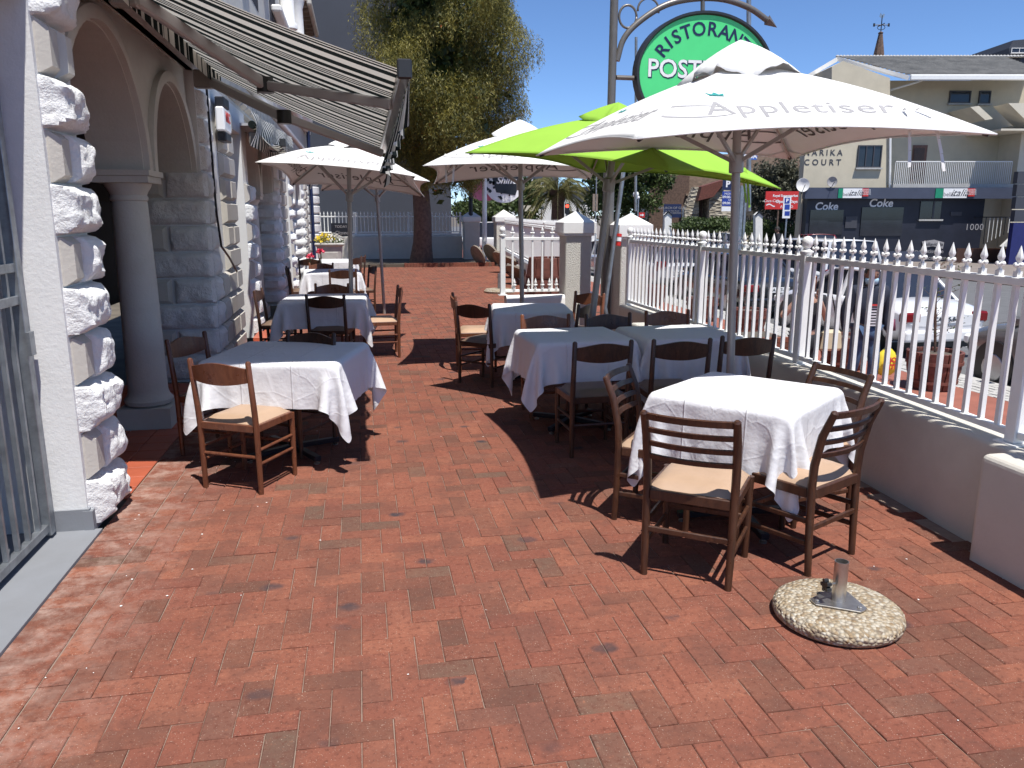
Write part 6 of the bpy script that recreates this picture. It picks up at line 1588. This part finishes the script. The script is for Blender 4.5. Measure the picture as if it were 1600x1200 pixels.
        b0 = w_+dd*.03*s+sy*(-.03)*s; hmn.tube([b0, b0+dd*.03*s-sy*.02*s, b0+dd*.06*s-sy*.022*s+sx*.01*s], [.011*s, .010*s, .007*s], 6)
        obj('hand', hmn, skinm, t, smooth='auto')
    return t, g
base_pose = dict(pelvis=(0,0,.95), waist=(0,.0,1.10), chest=(0,.0,1.32), neckb=(0,.0,1.45), neck=(0,.01,1.50), headb=(0,.02,1.56), head=(0,.035,1.62),
  shl=(-.19,0,1.40), ell=(-.26,-.02,1.12), wrl=(-.27,.06,.86), shr=(.19,0,1.40), elr=(.27,-.02,1.12), wrr=(.28,.05,.86),
  hpl=(-.09,0,.90), knl=(-.10,.10,.50), anl=(-.10,.06,.09), tol=(-.11,.19,.045), hpr=(.09,0,.90), knr=(.10,-.02,.50), anr=(.10,-.16,.11), tor=(.11,-.04,.05))
navyc = P('navy jacket cloth', (.014, .018, .035), .85, 0, .2, 12, .3, 60); jean = P('blue denim', (.05, .09, .17), .85, 0, .25, 14, .3, 80); blk = P('black cloth', (.015, .016, .022), .9, 0, .2, 12, .2, 60)
hairb = P('black hair', (.012, .010, .009), .7, 0, .3, 40, .4, 90); haira = P('auburn hair', (.30, .11, .045), .6, 0, .35, 40, .5, 90)
mp_ = aty(1362, 412, 8.6)
man, gm = person('man in navy jacket and striped shirt carrying a yellow bag past the fence', (mp_.x, 8.6, ZS), math.pi-.15, 1.67, base_pose, navyc, jean, hairb, M['skin'], M['blackpl'])
sm_ = NT('black and white striped knit'); sx_ = sm_.node('ShaderNodeSeparateXYZ'); sm_.l(sm_.obj(), sx_.inputs[0])
sm_.l(sm_.ramp(sm_.math('FRACT', sm_.math('MULTIPLY', sx_.outputs[2], 1/.034)), [(0, (.01, .01, .02)), (.5, (.6, .6, .62))], 'CONSTANT'), sm_.b.inputs['Base Color']); sm_.b.inputs['Roughness'].default_value = .9
def front_panel(y_of, x0, x1, z0, z1, mat, name):
    return obj(name, MB().grid(lambda i, j: (x0+(x1-x0)*i/6, y_of(x0+(x1-x0)*i/6, z0+(z1-z0)*j/8), z0+(z1-z0)*j/8), 7, 9), mat, man, smooth=True, fix=False)
yo = lambda x, z: .158-1.2*x*x+(.01 if z > 1.15 else -.003)
front_panel(yo, -.09, .055, .93, 1.18, sm_.mat, 'striped_shirt'); front_panel(lambda x, z: yo(x, z)+.004, -.085, .05, 1.18, 1.20, M['red'], 'red_stripe')
obj('face_mask', MB().lathe([(.055, -.03), (.075, 0), (.078, .03), (.07, .045)], (0, .045, 1.455), 16), P('pale blue mask', (.35, .52, .62), .8), man, smooth=True)
obj('maroon_lining', MB().tube([(-.29, .03, 1.0), (-.30, .05, .86)], .05, 8), P('maroon cloth', (.13, .02, .05), .8), man, smooth=True)
wl = Vector(gm('wrl')); bm__ = thing('carrier_bag', 'yellow plastic carrier bag with red print held by the passing man', 'bag', (0, 0, 0))
Mm = man.matrix_basis; hb_ = Mm @ (wl+Vector((-.01, .01, -.10))); bm__.location = hb_; bm__.matrix_basis = Matrix.Translation(hb_)
bgm = MB(); 
def Bg(i, j):
    z = -.05-.36*j/9; w = [.02, .06, .10, .125, .14, .15, .15, .145, .12, .06][j]*(1+.08*math.sin(i*2.3+j)); a = 2*math.pi*i/16
    return (w*math.cos(a)*1.0, w*.55*math.sin(a)+.012*math.sin(j*3+i), z)
bgm.grid(Bg, 16, 10, closed=True); obj('bag_body', bgm, M['yellow'], bm__, smooth=True); obj('handles', MB().tube([(0, 0, -.06), (0, 0, .04)], .012, 6), M['yellow'], bm__)
me = text_mesh('SHOP\nRITE', .085, bold=.004); me.transform(Matrix.Translation((0, -.096, -.25)) @ Matrix.Rotation(math.pi/2, 4, 'X')); link('lettering', me, M['red'], bm__)
wp = dict(base_pose); wp.update(ell=(-.24,.06,1.14), wrl=(-.10,.20,1.42), elr=(.30,.10,1.18), wrr=(.10,.17,1.50), knl=(-.1,.03,.5), anl=(-.1,0,.09), tol=(-.11,.13,.045), anr=(.1,0,.09), tor=(.11,.13,.045), knr=(.1,.03,.5))
w0 = aty(1264, 428, 8.2)
wom, gw = person('woman with auburn hair and black top, hands raised, behind the fence post', (w0.x, 8.2, ZS), math.pi-.3, 1.63, wp, blk, blk, haira, M['skinlight'], M['blackpl'], hairlen=1, jacket=0)
hbz = thing('handbag', 'cream and tan handbag hanging at the side of the woman behind the fence', 'bag', (w0.x+.27, 8.1, ZS+.72))
obj('bag_body', MB().prism([(-.14, 0), (.14, 0), (.11, .24), (-.11, .24)], 1, -.06, .06), P('cream leather', (.55, .46, .30), .5), hbz, bevel=.03)
obj('strap', MB().tube([(-.09, 0, .24), (-.06, 0, .5), (-.03, 0, .66), (.02, 0, .5), (.09, 0, .24)], .009, 6), M['blackpl'], hbz)
pd = atd(1213, 400, 33); person('distant pedestrian in dark clothes by the church railings', (pd.x, pd.y, -.53), 1.2, 1.75, base_pose, blk, blk, hairb, M['skin'], M['blackpl'])
